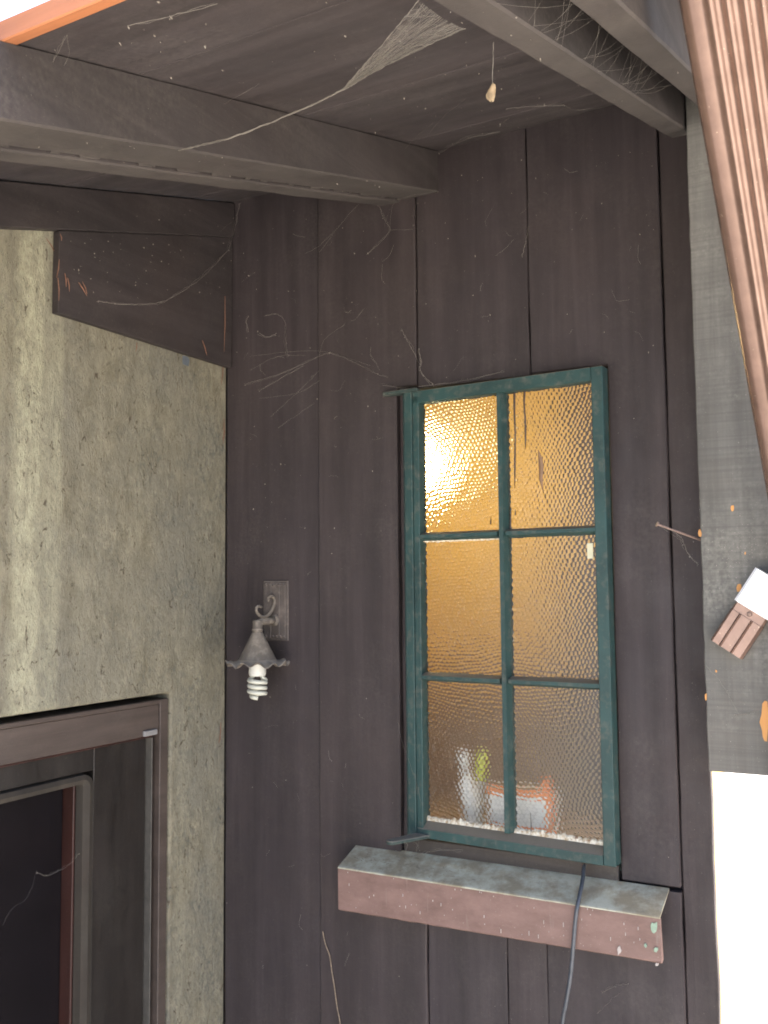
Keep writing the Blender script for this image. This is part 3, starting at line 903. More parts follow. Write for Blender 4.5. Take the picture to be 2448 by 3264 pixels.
for k in range(46):
    x = RNG.uniform(SX0 + .01, SX1 - .01); z = RNG.uniform(.86, .94); L = RNG.uniform(.002, .010) * RNG.choice((.4, .4, 1))
    box(bm, x, x + RNG.uniform(.0007, .0014), SYF - .0056, SYF - .004, z, z + L)
tag(obj('splash_specks', bm, M_splash, sill), kind='stuff')

# ------------------------------------------------------------------ cable
bm = bmesh.new()
tube(bm, smooth_path([(0.9758, -0.018, 1.0067), (0.9825, -0.055, 0.982), (0.9843, -0.0955, 0.947), (0.9794, -0.098, 0.9147), (0.9716, -0.097, 0.8489), (0.9626, -0.088, 0.7984), (0.9453, -0.07, 0.7333), (0.9309, -0.055, 0.6736), (0.9008999999999999, -0.03, 0.4236), (0.8808999999999999, -0.02, 0.17359999999999998)], 8), 0.0042, 10)
tag(obj('cable', bm, M_cable, smooth=True), 'blue grey cable hanging from the window gap over the sill', 'cable')

# ------------------------------------------------------------------ wall lamp
LX, LY = 0.166, -0.0832
lamp = thing('wall_lamp', 'old iron wall lamp with ruffled cone shade and spiral bulb', 'wall lamp', (LX, 0, 1.54))
bm = bmesh.new()
box(bm, 0.1275, 0.2060, -.006, -.0005, 1.4640, 1.6180, .002)
box(bm, 0.1340, 0.1995, -.0085, -.006, 1.4705, 1.6115, .0015)
box(bm, 0.1500, 0.1560, -.0115, -.0085, 1.474, 1.608, .001)
box(bm, 0.1770, 0.1830, -.0115, -.0085, 1.474, 1.608, .001)
for k in range(6):
    x = 0.139 + k * .0112
    for zz in (1.6075, 1.4745):
        tube(bm, [(x, -.0075, zz), (x, -.0115, zz)], [.0045, .002], 8)
obj('back_plate', bm, M_plate, lamp)
bm = bmesh.new()
AZ = 1.5135
tube(bm, [(LX, -.008, AZ + .003), (LX, LY * .5, AZ + .002), (LX, LY + .004, AZ)], .0085, 12)
tube(bm, [(LX, -.008, AZ + .003), (LX, -.013, AZ + .003)], .015, 12)
obj('arm', bm, M_iron, lamp, True)
bm = bmesh.new()
pts = smooth_path([(0.166, -0.0354, 1.5645), (0.166, -0.0371, 1.5722), (0.166, -0.0271, 1.5782), (0.166, -0.0146, 1.5756), (0.166, -0.0096, 1.5657), (0.166, -0.0146, 1.5512), (0.166, -0.0292, 1.5353), (0.166, -0.0518, 1.5264), (0.166, -0.07, 1.5286), (0.166, -0.084, 1.5378), (0.166, -0.0888, 1.5469), (0.166, -0.0809, 1.5539), (0.166, -0.066, 1.5516)], 5)
tube(bm, pts, [.0030 + .0012 * math.sin(math.pi * i / (len(pts) - 1)) for i in range(len(pts))], 8)
obj('scroll', bm, M_iron, lamp, True)
ZS = 1.4218      # foot of cone
bm = bmesh.new()
lathe(bm, [(.0001, ZS + .098), (.0118, ZS + .098), (.0128, ZS + .094), (.0128, ZS + .076), (.0145, ZS + .074), (.0145, ZS + .071), (.0125, ZS + .069), (.0135, ZS + .066)], LX, LY, 24)
obj('socket', bm, M_iron, lamp, True)
def ruff(r, a):
    k = max(0.0, (r - .050) / .029)
    s = math.sin(a * 12) + .35 * math.sin(a * 5 + 1)
    return (.0068 * k * s, .003 * k * math.sin(a * 12 + .7))
bm = bmesh.new()
lathe(bm, [(.0125, ZS + .068), (.0165, ZS + .060), (.030, ZS + .033), (.047, ZS + .0), (.050, ZS - .003), (.058, ZS - .007), (.067, ZS - .010), (.0775, ZS - .009), (.0785, ZS - .0105), (.067, ZS - .012), (.056, ZS - .0085), (.046, ZS - .0025), (.029, ZS + .0315), (.0155, ZS + .059)], LX, LY, 96, ruff)
obj('shade', bm, M_iron, lamp, True)
ZBULB = ZS - .014
bulb = tag(obj('bulb', bmesh.new(), M_white), None)
bpy.data.objects.remove(bulb)
bm = bmesh.new()
lathe(bm, [(.0001, ZBULB + .025), (.018, ZBULB + .025), (.0215, ZBULB + .012), (.0215, ZBULB - .021), (.0195, ZBULB - .0275), (.0001, ZBULB - .028)], LX, LY, 28)
bb = obj('bulb', bm, M_white, lamp, True)
bm = bmesh.new()
top = ZBULB - .026
H, T, RS = .056, 3.35, .0205
pts = []
a0 = math.radians(200)
for k in range(91):
    t = k / 90
    r = RS * (1 if t < .72 else 1 - .55 * ((t - .72) / .28) ** 1.6)
    a = a0 + 2 * math.pi * T * t
    pts.append(Vector((LX + r * math.cos(a), LY + r * math.sin(a), top - .011 - (H - .011) * t)))
st = [Vector((LX + .011 * math.cos(a0), LY + .011 * math.sin(a0), top)), Vector((LX + .014 * math.cos(a0), LY + .014 * math.sin(a0), top - .006))]
tube(bm, smooth_path(st + pts[2::3], 3), .0054, 10)
a1 = a0 + math.pi
e = [Vector((LX + .011 * math.cos(a1), LY + .011 * math.sin(a1), top)), Vector((LX + .015 * math.cos(a1), LY + .015 * math.sin(a1), top - .007)),
     Vector((LX + RS * math.cos(a1 + .5), LY + RS * math.sin(a1 + .5), top - .012)), Vector((LX + RS * math.cos(a1 + 1.2), LY + RS * math.sin(a1 + 1.2), top - .0165))]
tube(bm, smooth_path(e, 4), .0054, 10)
sp = obj('spiral_tube', bm, M_tube, None, True)
sp.parent = bb; sp.location = (0, 0, 0)

# ------------------------------------------------------------------ downpipe
pipe = thing('downpipe', 'brown ridged metal downpipe slanting back to the grey corner board', 'downpipe', (1.447, -.55, 2.0))
A0, A1, A2 = Vector((0, -1.16, 2.515)), Vector((0, -.665, 2.105)), Vector((0, -.185, 1.690))

XC, HW, DP = 1.4705, 0.0755, 0.080
def pipe_profile(s=1.0, ridges=5):
    """2-D section: x across, d depth (0 at the ridged under face, DP at the back)."""
    hw = HW * s
    P = [(-hw, DP), (-hw, .018), (-hw + .0006, .0125), (-hw + .0045, .0070), (-hw + .0095, .0022), (-hw + .0120, .0006), (-hw + .0145, 0), (-hw + .0270, 0)]
    pitch = (2 * hw - .056) / ridges
    n = 10
    for k in range(ridges):
        c = -hw + .028 + pitch * (k + .5)
        for j in range(n):
            u = (j + .5) / n * 2 - 1
            P.append((c + u * pitch * .5, -.0065 * (.5 + .5 * math.cos(math.pi * u)) ** 1.4))
    P += [(-q[0], q[1]) for q in P[7::-1]]
    return P
def sweep_pipe(bm, path, prof):
    rings = []
    n = len(path)
    for i, p in enumerate(path):
        t = (path[min(i + 1, n - 1)] - path[max(i - 1, 0)]).normalized()
        nrm = Vector((0, -t.z, t.y))
        rings.append([bm.verts.new(Vector((XC + q[0], p.y, p.z)) + nrm * q[1]) for q in prof])
    m = len(prof)
    for a, b in zip(rings, rings[1:]):
        for j in range(m): bm.faces.new((a[j], a[(j + 1) % m], b[(j + 1) % m], b[j]))
    for r in (rings[0], rings[-1]):              # end caps keep their own corners so the shading stays crisp
        bm.faces.new([bm.verts.new(v.co) for v in r])
bm = bmesh.new()
d1 = (A2 - A1).normalized()
path = [A0, A0.lerp(A1, .33), A0.lerp(A1, .66), A0.lerp(A1, .9), A1 + d1 * .05, A1.lerp(A2, .5), A2]
for k in range(1, 7):
    a = k / 6
    path.append(A2 + d1 * .05 * a * (1 - a * .35) + Vector((0, 0, -.045)) * a * a)
endp = path[-1]
path.append(endp + Vector((0, 0, -.10)))
path.append(Vector((0, endp.y, -.5)))
sweep_pipe(bm, path, pipe_profile())
obj('pipe_length', bm, M_pipe, pipe, True)
bm = bmesh.new()
prism(bm, [(-1.278, zr(-1.278, Z_CEIL) + .0), (-1.278, 2.42), (-1.41, 2.42), (-1.40, 2.325), (-1.31, zr(-1.278, Z_CEIL) + .0)], 'x', 1.25, RX1)
tag(obj('gutter', bm, M_pipe), 'brown gutter along the eave above the downpipe', 'gutter')
bm = bmesh.new(); sweep_pipe(bm, [Vector((0, -1.36, 2.40)), Vector((0, -1.33, 2.36)), A0 + (A0 - A1).normalized() * -.004], pipe_profile(1.02))
obj('outlet_elbow', bm, M_pipe, pipe, True)

# bracket scrap on the corner board
bk = thing('pipe_strap', 'short brown ridged strap end with a white sleeve, tilted on the grey board', 'strap', (1.2678, -.10, 1.4927))
e1 = Vector((0.0497, 0, 0.0757)).normalized()         # along the strap, up to the right
e2 = Vector((e1.z, 0, -e1.x))                           # across it
B0 = Vector((1.2678, 0, 1.4927))
def strap_prism(name, a0, a1, prof, mat, smooth=False):
    bm = bmesh.new()
    va = [bm.verts.new(B0 + e1 * a0 + e2 * q[0] + Vector((0, q[1], 0))) for q in prof]
    vb = [bm.verts.new(B0 + e1 * a1 + e2 * q[0] + Vector((0, q[1], 0))) for q in prof]
    m = len(prof)
    bm.faces.new(va); bm.faces.new(vb[::-1])
    for j in range(m): bm.faces.new((va[j], va[(j + 1) % m], vb[(j + 1) % m], vb[j]))
    return obj(name, bm, mat, bk)
BW, BL1, BL2 = 0.0671, 0.0905, 0.1634
pr = [(0, -.0905), (0, -.112), (.004, -.1155), (BW * .26, -.1155), (BW * .30, -.1185), (BW * .34, -.1155), (BW * .62, -.1155), (BW * .66, -.1195), (BW * .70, -.1155), (BW - .005, -.1155), (BW, -.111), (BW, -.0905)]
strap_prism('strap_end', 0.0, BL1 * .80, pr, M_pipe)
strap_prism('strap_neck', BL1 * .802, BL1 + .004, [(0.001, -.0905), (0.001, -.1105), (.004, -.1125), (BW - .005, -.1125), (BW - .001, -.110), (BW - .001, -.0905)], M_pipe)
bm = bmesh.new()
c_ = B0 + e1 * (BL1 * .90) + e2 * (BW * .5)
tube(bm, [c_ + Vector((0, -.1124, 0)), c_ + Vector((0, -.1142, 0)), c_ + Vector((0, -.1150, 0))], [.0052, .0050, .003], 12)
obj('screw', bm, M_nail, bk, True)
strap_prism('white_sleeve', BL1, BL2, [(-.003, -.0906), (-.003, -.117), (.002, -.1225), (BW - .002, -.1225), (BW + .001, -.119), (BW + .001, -.0906)], M_whitepaint)

# ------------------------------------------------------------------ lit room behind the window
bm = bmesh.new()
rx0, rx1, ry0, ry1, rz0, rz1 = -.55, 1.02, .078, 1.25, .15, 2.62
box(bm, rx0, rx1, ry1, ry1 + .03, rz0, rz1)
box(bm, rx0 - .03, rx0 - .001, ry0, ry1 + .03, rz0, rz1)
box(bm, rx1 + .001, rx1 + .03, ry0 + .001, ry1 + .03, rz0, rz1)
box(bm, rx0 - .03, -.06, ry0 - .02, ry0 - .001, rz0, rz1)
tag(obj('room_wall', bm, M_amber), kind='structure')
bm = bmesh.new(); box(bm, rx0 - .03, rx1 + .03, ry0 - .02, ry1 + .03, rz1 + .001, rz1 + .03); tag(obj('room_ceiling', bm, M_panel), kind='structure')
bm = bmesh.new(); box(bm, rx0 - .03, rx1 + .03, ry0 - .001, ry1 + .03, rz0 - .03, rz0 - .001); tag(obj('room_floor', bm, M_panel), kind='structure')
bm = bmesh.new(); box(bm, rx0 + .001, 0.55, ry1 - .016, ry1 - .001, rz0, 1.22, .003); box(bm, rx0 + .001, 0.55, ry1 - .026, ry1 - .0005, 1.221, 1.25, .003)
tag(obj('dado_panel', bm, M_panel), 'brown panelling low on the amber wall seen through the panes', 'panelling')
bm = bmesh.new(); box(bm, .65, 1.015, ry1 - .25, ry1 - .002, rz0, 2.35, .004);  # dark block added for the lamp falloff towards the right
cup = thing('falloff_standin', 'tall dark cupboard added to darken the right hand panes', 'stand-in', (.8, 1.1, rz0))
obj('standin_body', bm, M_standin, cup)
bm = bmesh.new(); box(bm, .66, 1.01, ry1 - .27, ry1 - .252, rz0 + .05, 2.33, .003); obj('door', bm, M_standin, cup)  # front slab of the added dark block
GP = (0.1424, 1.05, 2.1128)
rlamp = thing('room_lamp', 'glowing warm lamp behind the upper left pane', 'lamp', GP)
bm = bmesh.new(); bmesh.ops.create_uvsphere(bm, u_segments=24, v_segments=16, radius=.085)
bmesh.ops.scale(bm, verts=bm.verts[:], vec=(.75, .75, 1.15)); bmesh.ops.translate(bm, verts=bm.verts[:], vec=GP); obj('globe', bm, M_globe, rlamp, True)
bm = bmesh.new(); tube(bm, [(GP[0], GP[1] + .08, GP[2]), (GP[0], ry1 - .002, GP[2])], .015, 10); tube(bm, [(GP[0], ry1 - .02, GP[2]), (GP[0], ry1 - .002, GP[2])], .045, 16)
obj('bracket', bm, M_steel, rlamp)
ld = bpy.data.lights.new('room_lamp_light', 'POINT'); ld.energy = 2.1; ld.color = (1.0, 0.80, 0.42); ld.shadow_soft_size = .08
lo = bpy.data.objects.new('room_lamp_light', ld); COL.objects.link(lo); lo.location = (GP[0] + .05, GP[1] - .38, GP[2] - .12)

bm = bmesh.new(); box(bm, .50, 1.015, .0785, .235, 1.005, 1.026, .002); box(bm, OPN[0] + .001, OPN[1] - .001, .033, .0782, .996, 1.0260)
tag(obj('inner_ledge', bm, M_panel), 'brown ledge behind the bottom panes that holds the box', 'ledge')
bx = thing('carton', 'white carton with orange bands behind the bottom panes', 'box', (.81, .07, 1.0265))
bm = bmesh.new(); box(bm, .731, .888, .046, .074, 1.0268, 1.137, .001); obj('carton_body', bm, M_whitepaint, bx)
bm = bmesh.new()
box(bm, .7305, .8885, .0450, .0458, 1.1210, 1.1365); obj('orange_band', bm, M_orange, bx)
bm = bmesh.new(); box(bm, .7305, .8885, .0450, .0458, 1.0275, 1.0500); obj('orange_band', bm, M_orange, bx)
bm = bmesh.new(); box(bm, .872, .8885, .0450, .0458, 1.0502, 1.1208); obj('orange_band', bm, M_orange, bx)
bm = bmesh.new(); box(bm, .860, .878, .052, .066, 1.1375, 1.162, .002); obj('tab', bm, M_orange, bx)
bt = thing('bottle', 'slim white bottle leaning behind the bottom left pane', 'bottle', (.675, .072, 1.0265))
bm = bmesh.new(); lathe(bm, [(.0001, 0), (.019, .0), (.021, .01), (.021, .10), (.010, .125), (.010, .15), (.0001, .15)], 0, 0, 20)
bmesh.ops.transform(bm, verts=bm.verts[:], matrix=Matrix.Translation((.685, .072, 1.0295)) @ Matrix.Rotation(math.radians(-9), 4, 'Y')); obj('bottle_body', bm, M_whitepaint, bt, True)
bm = bmesh.new(); lathe(bm, [(.0001, .1505), (.012, .1505), (.012, .182), (.0001, .182)], 0, 0, 16)
bmesh.ops.transform(bm, verts=bm.verts[:], matrix=Matrix.Translation((.685, .072, 1.0295)) @ Matrix.Rotation(math.radians(-9), 4, 'Y')); obj('cap', bm, M_whitepaint, bt, True)
tb = thing('toothbrush', 'toothbrush with a lime handle end behind the bottom left pane', 'toothbrush', (.71, .06, 1.0265))
bm = bmesh.new(); tube(bm, [(.704, .056, 1.028), (.708, .057, 1.145)], .006, 10); obj('handle', bm, M_white, tb)
bm = bmesh.new(); tube(bm, [(.708, .057, 1.1455), (.710, .058, 1.18), (.715, .059, 1.214)], [.008, .012, .009], 10); obj('grip', bm, M_lime, tb)

# ------------------------------------------------------------------ cobwebs and litter
WEBG = 'cobwebs in the porch corner'
def strand(bm, pts, r=.0004, jit=.002, n=5, seed=0):
    P = smooth_path(pts, n)
    rg = random.Random(seed)
    P = [p + Vector((rg.uniform(-jit, jit), rg.uniform(-jit, jit) * .5, rg.uniform(-jit, jit))) * (0 if i in (0, len(P) - 1) else 1) for i, p in enumerate(P)]
    tube(bm, P, [r * rg.uniform(.6, 1.4) for _ in P], 3, False)
def lump(bm, c, s, rg):
    m = Matrix.Translation(c) @ Matrix.Rotation(rg.uniform(0, 6), 4, 'X') @ Matrix.Rotation(rg.uniform(0, 6), 4, 'Z') @ Matrix.Diagonal((s * rg.uniform(.5, 1), s * rg.uniform(.5, 1), s * rg.uniform(.8, 2.2), 1))
    q = [bm.verts.new(m @ Vector(v)) for v in ((1, 0, 0), (-1, 0, 0), (0, 1, 0), (0, -1, 0), (0, 0, 1), (0, 0, -1))]
    for a, b, c2 in ((0, 2, 4), (2, 1, 4), (1, 3, 4), (3, 0, 4), (2, 0, 5), (1, 2, 5), (3, 1, 5), (0, 3, 5)):
        bm.faces.new((q[a], q[b], q[c2]))

# big sheet web from the narrow rafter across to the doubled rafter
bw = thing('cobweb', 'wide triangular cobweb stretched from the narrow rafter into one long thread', 'cobweb', (1.19, -1.05, 2.24), WEBG)
Pa, Pb, Pn, Pm, Pe = (Vector(p) for p in [(1.1923, -1.0784, 2.2379), (1.1961, -1.2049, 2.2003), (1.0912, -1.0761, 2.2407), (0.9704, -0.9817, 2.2707), (0.6457, -0.9412, 2.2786)])
bm = bmesh.new()
rg = random.Random(3)
def webp(t, f):
    """Point on the sheet: t across its wide edge, f from that edge to the long thread."""
    s0 = Pa.lerp(Pb, t)
    mid = Pn + Vector((0, (t - .5) * -.022, 0)) + (s0 - Pa.lerp(Pb, .5)) * .10
    end = Pm + (s0 - Pa.lerp(Pb, .5)) * .035
    return s0 * (1 - f) ** 2 + mid * (2 * f * (1 - f)) + end * f * f + Vector((0, 0, -.004 * math.sin(math.pi * t) * (1 - f)))
for k in range(46):
    t = rg.random()
    strand(bm, [webp(t + rg.uniform(-.04, .04), f) for f in (0, .25, .5, .75, 1)], .00016, .0012, 4, k)
for k in range(120):
    t0, f0 = rg.random(), rg.random() ** 1.2 * .85
    a = webp(t0, f0); b = webp(min(1, max(0, t0 + rg.uniform(-.3, .3))), min(1, f0 + rg.uniform(.02, .15)))
    strand(bm, [a, a.lerp(b, .5) + Vector((0, 0, rg.uniform(-.003, .003))), b], .00013, .001, 3, k + 900)
for t in (0.0, 1.0):
    for q in range(2):
        strand(bm, [webp(t, f) for f in (0, .2, .4, .6, .8, 1)], .0004, .0008, 6, int(t) + 5 + q)
for k in range(4):
    strand(bm, [webp(rg.random(), .8), webp(.5, 1), Pm.lerp(Pe, .3) + Vector((0, 0, -.008)), Pm.lerp(Pe, .65) + Vector((0, 0, -.010)), Pe], [.0006] and .0006, .0012, 8, k + 40)
obj('threads', bm, M_web, bw)
bm = bmesh.new()
R_ = []
for i in range(19):
    R_.append([bm.verts.new(webp(j / 8, i / 18)) for j in range(9)])
for a, b in zip(R_, R_[1:]):
    for j in range(8): bm.faces.new((a[j], a[j + 1], b[j + 1], b[j]))
obj('film', bm, M_film, bw, True)

# fan of threads between the two narrow rafters
bm = bmesh.new()
for k in range(34):
    y0 = rg.uniform(-1.15, -.50); y1 = y0 + rg.uniform(-.22, .10)
    a = Vector((1.2475 if rg.random() < .6 else rg.uniform(1.21, 1.245), y0, zr(y0, Z_RAFT) + rg.uniform(-.001, .006)))
    b = Vector((1.3075, y1, zr(y1, Z_RAFT) + rg.uniform(-.001, .05)))
    strand(bm, [a, a.lerp(b, .5) + Vector((0, 0, -rg.uniform(0, .012))), b], .00011, .0005, 4, k + 2000)
tag(obj('cobweb', bm, M_web), 'fan of dusty cobweb threads between the two narrow rafters', 'cobweb', WEBG)

for label, polylines in [('looped curls of cobweb on the planks above the wall lamp', [([(0.0855, -0.016, 2.3291), (0.0778, -0.016, 2.3163), (0.0856, -0.016, 2.286)], 0.0007), ([(0.1208, -0.016, 2.2786), (0.1435, -0.016, 2.2642), (0.1735, -0.016, 2.2676)], 0.0007), ([(0.1389, -0.016, 2.3225), (0.1735, -0.016, 2.3212), (0.2031, -0.016, 2.2982), (0.2075, -0.016, 2.2407), (0.2133, -0.016, 2.203)], 0.0004)]), ('long cobweb threads crossing the plank joint left of the window', [([(0.0753, -0.016, 2.1447), (0.1957, -0.016, 2.162), (0.3108, -0.016, 2.1906), (0.3417, -0.016, 2.1963)], 0.0004), ([(0.3417, -0.016, 2.1963), (0.4073, -0.016, 2.1666), (0.4803, -0.016, 2.125), (0.5102, -0.016, 2.1135)], 0.0004), ([(0.3108, -0.016, 2.1906), (0.3251, -0.016, 2.231), (0.3876, -0.016, 2.2643)], 0.00025), ([(0.0905, -0.016, 2.1807), (0.1809, -0.016, 2.207), (0.2683, -0.016, 2.1984)], 0.00025), ([(0.1211, -0.016, 2.1023), (0.2393, -0.016, 2.1021), (0.3106, -0.016, 2.1281)], 0.00025), ([(0.1587, -0.016, 2.049), (0.2393, -0.016, 2.1021), (0.3107, -0.016, 2.1545)], 0.00025), ([(0.1809, -0.016, 2.0163), (0.2963, -0.016, 2.072)], 0.00025), ([(0.0904, -0.016, 2.2185), (0.2104, -0.016, 2.2156), (0.3249, -0.016, 2.2009), (0.4607, -0.016, 2.1483)], 0.00025), ([(0.1211, -0.016, 2.1209), (0.203, -0.016, 2.1526), (0.261, -0.016, 2.1726)], 0.0004), ([(0.461, -0.016, 2.1775), (0.4869, -0.016, 2.1336)], 0.00025)]), ('short clotted cobweb at the upper left window corner', [([(0.5962, -0.016, 2.1717), (0.6008, -0.016, 2.137), (0.5981, -0.016, 2.1237), (0.6115, -0.016, 2.1018), (0.6323, -0.016, 2.0837)], 0.0007), ([(0.5501, -0.016, 2.2261), (0.5588, -0.016, 2.2076), (0.575, -0.016, 2.1802), (0.5958, -0.016, 2.1376)], 0.0004), ([(0.5021, -0.03, 2.0922), (0.5583, -0.03, 2.0791), (0.639, -0.03, 2.077), (0.7289, -0.03, 2.0801), (0.8212, -0.03, 2.0878)], 0.0004)]), ('sagging cobweb thread across the four sided corner board', [([(0.03, -0.5031, 2.2513), (0.03, -0.4486, 2.2591), (0.03, -0.3732, 2.2776), (0.03, -0.2931, 2.3043), (0.03, -0.2168, 2.3531), (0.03, -0.1359, 2.4148), (0.0268, -0.03, 2.518)], 0.0007), ([(0.0268, -0.03, 2.518), (0.0424, -0.02, 2.5831), (0.0579, -0.02, 2.6423)], 0.0004), ([(0.03, -0.0701, 2.5559), (0.03, -0.0204, 2.5984)], 0.00025)]), ('cobweb threads at the wall end of the doubled rafter', [([(0.4906, -0.02, 2.5552), (0.5034, -0.02, 2.5169), (0.5214, -0.02, 2.4815), (0.4923, -0.02, 2.454), (0.4589, -0.02, 2.434)], 0.0004), ([(0.5193, -0.016, 2.4832), (0.5837, -0.016, 2.4731)], 0.00025), ([(0.5864, -0.016, 2.5836), (0.5304, -0.016, 2.5484), (0.5193, -0.016, 2.4832)], 0.00025), ([(0.6465, -0.016, 2.6402), (0.5956, -0.016, 2.6051), (0.5306, -0.016, 2.5602)], 0.00025), ([(0.5174, -0.04, 2.546), (0.5817, -0.04, 2.5466), (0.6628, -0.04, 2.5432)], 0.0004), ([(0.312, -0.016, 2.4642), (0.3755, -0.016, 2.5256), (0.4307, -0.016, 2.569)], 0.00025), ([(0.269, -0.016, 2.4683), (0.3121, -0.016, 2.4826), (0.3727, -0.016, 2.5225)], 0.00025)]), ('thin cobweb thread along the soffit near the wall', [([(0.9418, -0.2998, 2.5585), (0.9832, -0.262, 2.5697), (1.0309, -0.2017, 2.5876)], 0.0004), ([(1.0309, -0.2017, 2.5876), (1.034, -0.1319, 2.6083), (1.0785, -0.0906, 2.6206)], 0.00025), ([(0.6722, -0.0439, 2.6345), (0.7766, -0.1171, 2.6127), (0.85, -0.1038, 2.6167)], 0.0004), ([(0.7463, -0.2589, 2.5706), (0.84, -0.3773, 2.5355), (0.9193, -0.4546, 2.5125)], 0.00025), ([(0.8771, -0.1719, 2.5965), (0.9146, -0.2139, 2.584)], 0.0004), ([(0.5607, -0.0706, 2.6265), (0.6945, -0.2343, 2.5779), (0.7998, -0.347, 2.5445)], 0.00025)]), ('faint cobweb threads on the soffit near the eave', [([(0.7344, -1.2463, 2.2796), (0.6727, -1.188, 2.2969), (0.5899, -1.1385, 2.3116), (0.4938, -1.0614, 2.3345), (0.4205, -0.9935, 2.3546)], 0.00025), ([(0.7344, -1.2463, 2.2796), (0.6255, -1.1744, 2.301), (0.5473, -1.1064, 2.3211)], 0.0004), ([(0.5042, -0.749, 2.4272), (0.6108, -0.8149, 2.4077), (0.7302, -0.8642, 2.393), (0.7514, -0.8746, 2.3899)], 0.00025), ([(0.6465, -1.1774, 2.3), (0.5812, -1.0101, 2.3497), (0.4933, -0.7362, 2.431)], 0.00025), ([(0.8019, -1.2098, 2.2904), (0.8537, -1.193, 2.2954), (0.9146, -1.1802, 2.2992)], 0.0004), ([(0.4902, -1.1344, 2.3128), (0.4752, -1.1014, 2.3226), (0.5276, -1.1168, 2.318)], 0.00025)]), ('cobweb hanging off the long nail', [([(1.1861, -0.09, 1.713), (1.2108, -0.08, 1.6967), (1.2174, -0.08, 1.6779), (1.2301, -0.085, 1.6524), (1.2458, -0.09, 1.6382)], 0.0004), ([(1.1747, -0.1, 1.7176), (1.2081, -0.09, 1.6917), (1.2158, -0.08, 1.6835)], 0.00025)]), ('single cobweb thread slanting over the grey corner board', [([(1.2547, -0.094, 1.441), (1.2829, -0.094, 1.4064), (1.2973, -0.094, 1.3788), (1.3123, -0.094, 1.3488)], 0.00025), ([(1.3064, -0.094, 1.3485), (1.3275, -0.094, 1.354), (1.3485, -0.094, 1.3604)], 0.0004)]), ('cobweb thread strung across the dark door glass', [([(-0.025, -0.4823, 1.0177), (-0.025, -0.5084, 1.0014), (-0.025, -0.5406, 0.9959), (-0.025, -0.572, 0.9935), (-0.025, -0.5969, 1.0076)], 0.0004), ([(-0.025, -0.597, 1.0124), (-0.025, -0.6199, 0.9667), (-0.025, -0.6603, 0.9505), (-0.025, -0.6823, 0.9251)], 0.00025)]), ('tangle of cobweb under the lower pivot arm on the sill', [([(0.546, -0.035, 1.0186), (0.5604, -0.035, 1.0024), (0.548, -0.035, 0.9799), (0.5297, -0.035, 0.985)], 0.0004), ([(0.5579, -0.03, 1.0114), (0.582, -0.03, 1.0069), (0.5879, -0.03, 0.994)], 0.0004), ([(0.5453, -0.03, 0.9731), (0.5817, -0.03, 0.9797), (0.6294, -0.03, 0.996), (0.6991, -0.03, 1.0066)], 0.0007), ([(0.5413, -0.05, 0.9775), (0.5497, -0.05, 0.9681), (0.5312, -0.05, 0.9448)], 0.0007), ([(0.5932, -0.04, 1.0179), (0.5845, -0.04, 0.9908), (0.5626, -0.04, 0.9714)], 0.00025), ([(0.5365, -0.03, 1.2813), (0.5459, -0.03, 1.2389), (0.5661, -0.03, 1.1869), (0.5838, -0.03, 1.146), (0.5929, -0.03, 1.1047)], 0.00025)]), ('small clot of cobweb on the planks below the sill end', [([(1.0044, -0.01, 0.7459), (1.0343, -0.01, 0.7655), (1.0587, -0.01, 0.7747)], 0.0004), ([(0.9933, -0.01, 0.7015), (1.0237, -0.01, 0.7355), (1.0437, -0.01, 0.7533)], 0.00025)]), ('wisp of pale fluff on the plank above the window', [([(0.7966, -0.012, 2.3688), (0.82, -0.012, 2.3812), (0.8433, -0.012, 2.4)], 0.00025), ([(0.8811, -0.012, 2.4246), (0.8713, -0.012, 2.386), (0.8627, -0.012, 2.3537)], 0.0004)])]:
    bm = bmesh.new()
    rg2 = random.Random(len(label))
    for pl, r in polylines:
        strand(bm, pl, r * .62, .0012, 6, rg2.randint(0, 9999))
        if r > .0003:
            strand(bm, [Vector(p) + Vector((rg2.uniform(-.004, .004), rg2.uniform(-.004, 0), rg2.uniform(-.004, .004))) for p in pl], r * .35, .002, 6, rg2.randint(0, 9999))
            for _ in range(max(2, len(pl))):
                q = Vector(rg2.choice(pl))
                lump(bm, q + Vector((rg2.uniform(-.003, .003), 0, rg2.uniform(-.003, .003))), rg2.uniform(.0006, .0018), rg2)
    tag(obj('cobweb', bm, M_web), label, 'cobweb', WEBG)

# leaf dangling on a thread
lt, lf = Vector((1.1957, -1.0009, 2.2609)), Vector((1.1935, -1.0009, 2.2092))
lv = thing('dry_leaf', 'curled dry leaf dangling from a cobweb thread below the rafter', 'leaf', lf)
bm = bmesh.new(); strand(bm, [lt, lt.lerp(lf, .5), lf], .0004, .0006, 6, 1); obj('thread', bm, M_web, lv)
bm = bmesh.new()
nU, nV = 10, 7
grid = []
for i in range(nU + 1):
    t = i / nU
    w = .0062 * math.sin(math.pi * min(1, t * .94 + .05)) ** .8 + .0008
    row = []
    for j in range(nV + 1):
        s = j / nV * 2 - 1
        p = Vector((w * s * .9 - .004 * math.sin(t * 2.6), .003 * (s * s) + .003 * noise.noise((t * 4, s * 2, 1)), -.022 * t + .002 * noise.noise((s * 3, t * 5, 4))))
        row.append(bm.verts.new(lf + p))
    grid.append(row)
for a, b in zip(grid, grid[1:]):
    for j in range(nV): bm.faces.new((a[j], a[j + 1], b[j + 1], b[j]))
obj('blade', bm, M_leaf, lv, True)

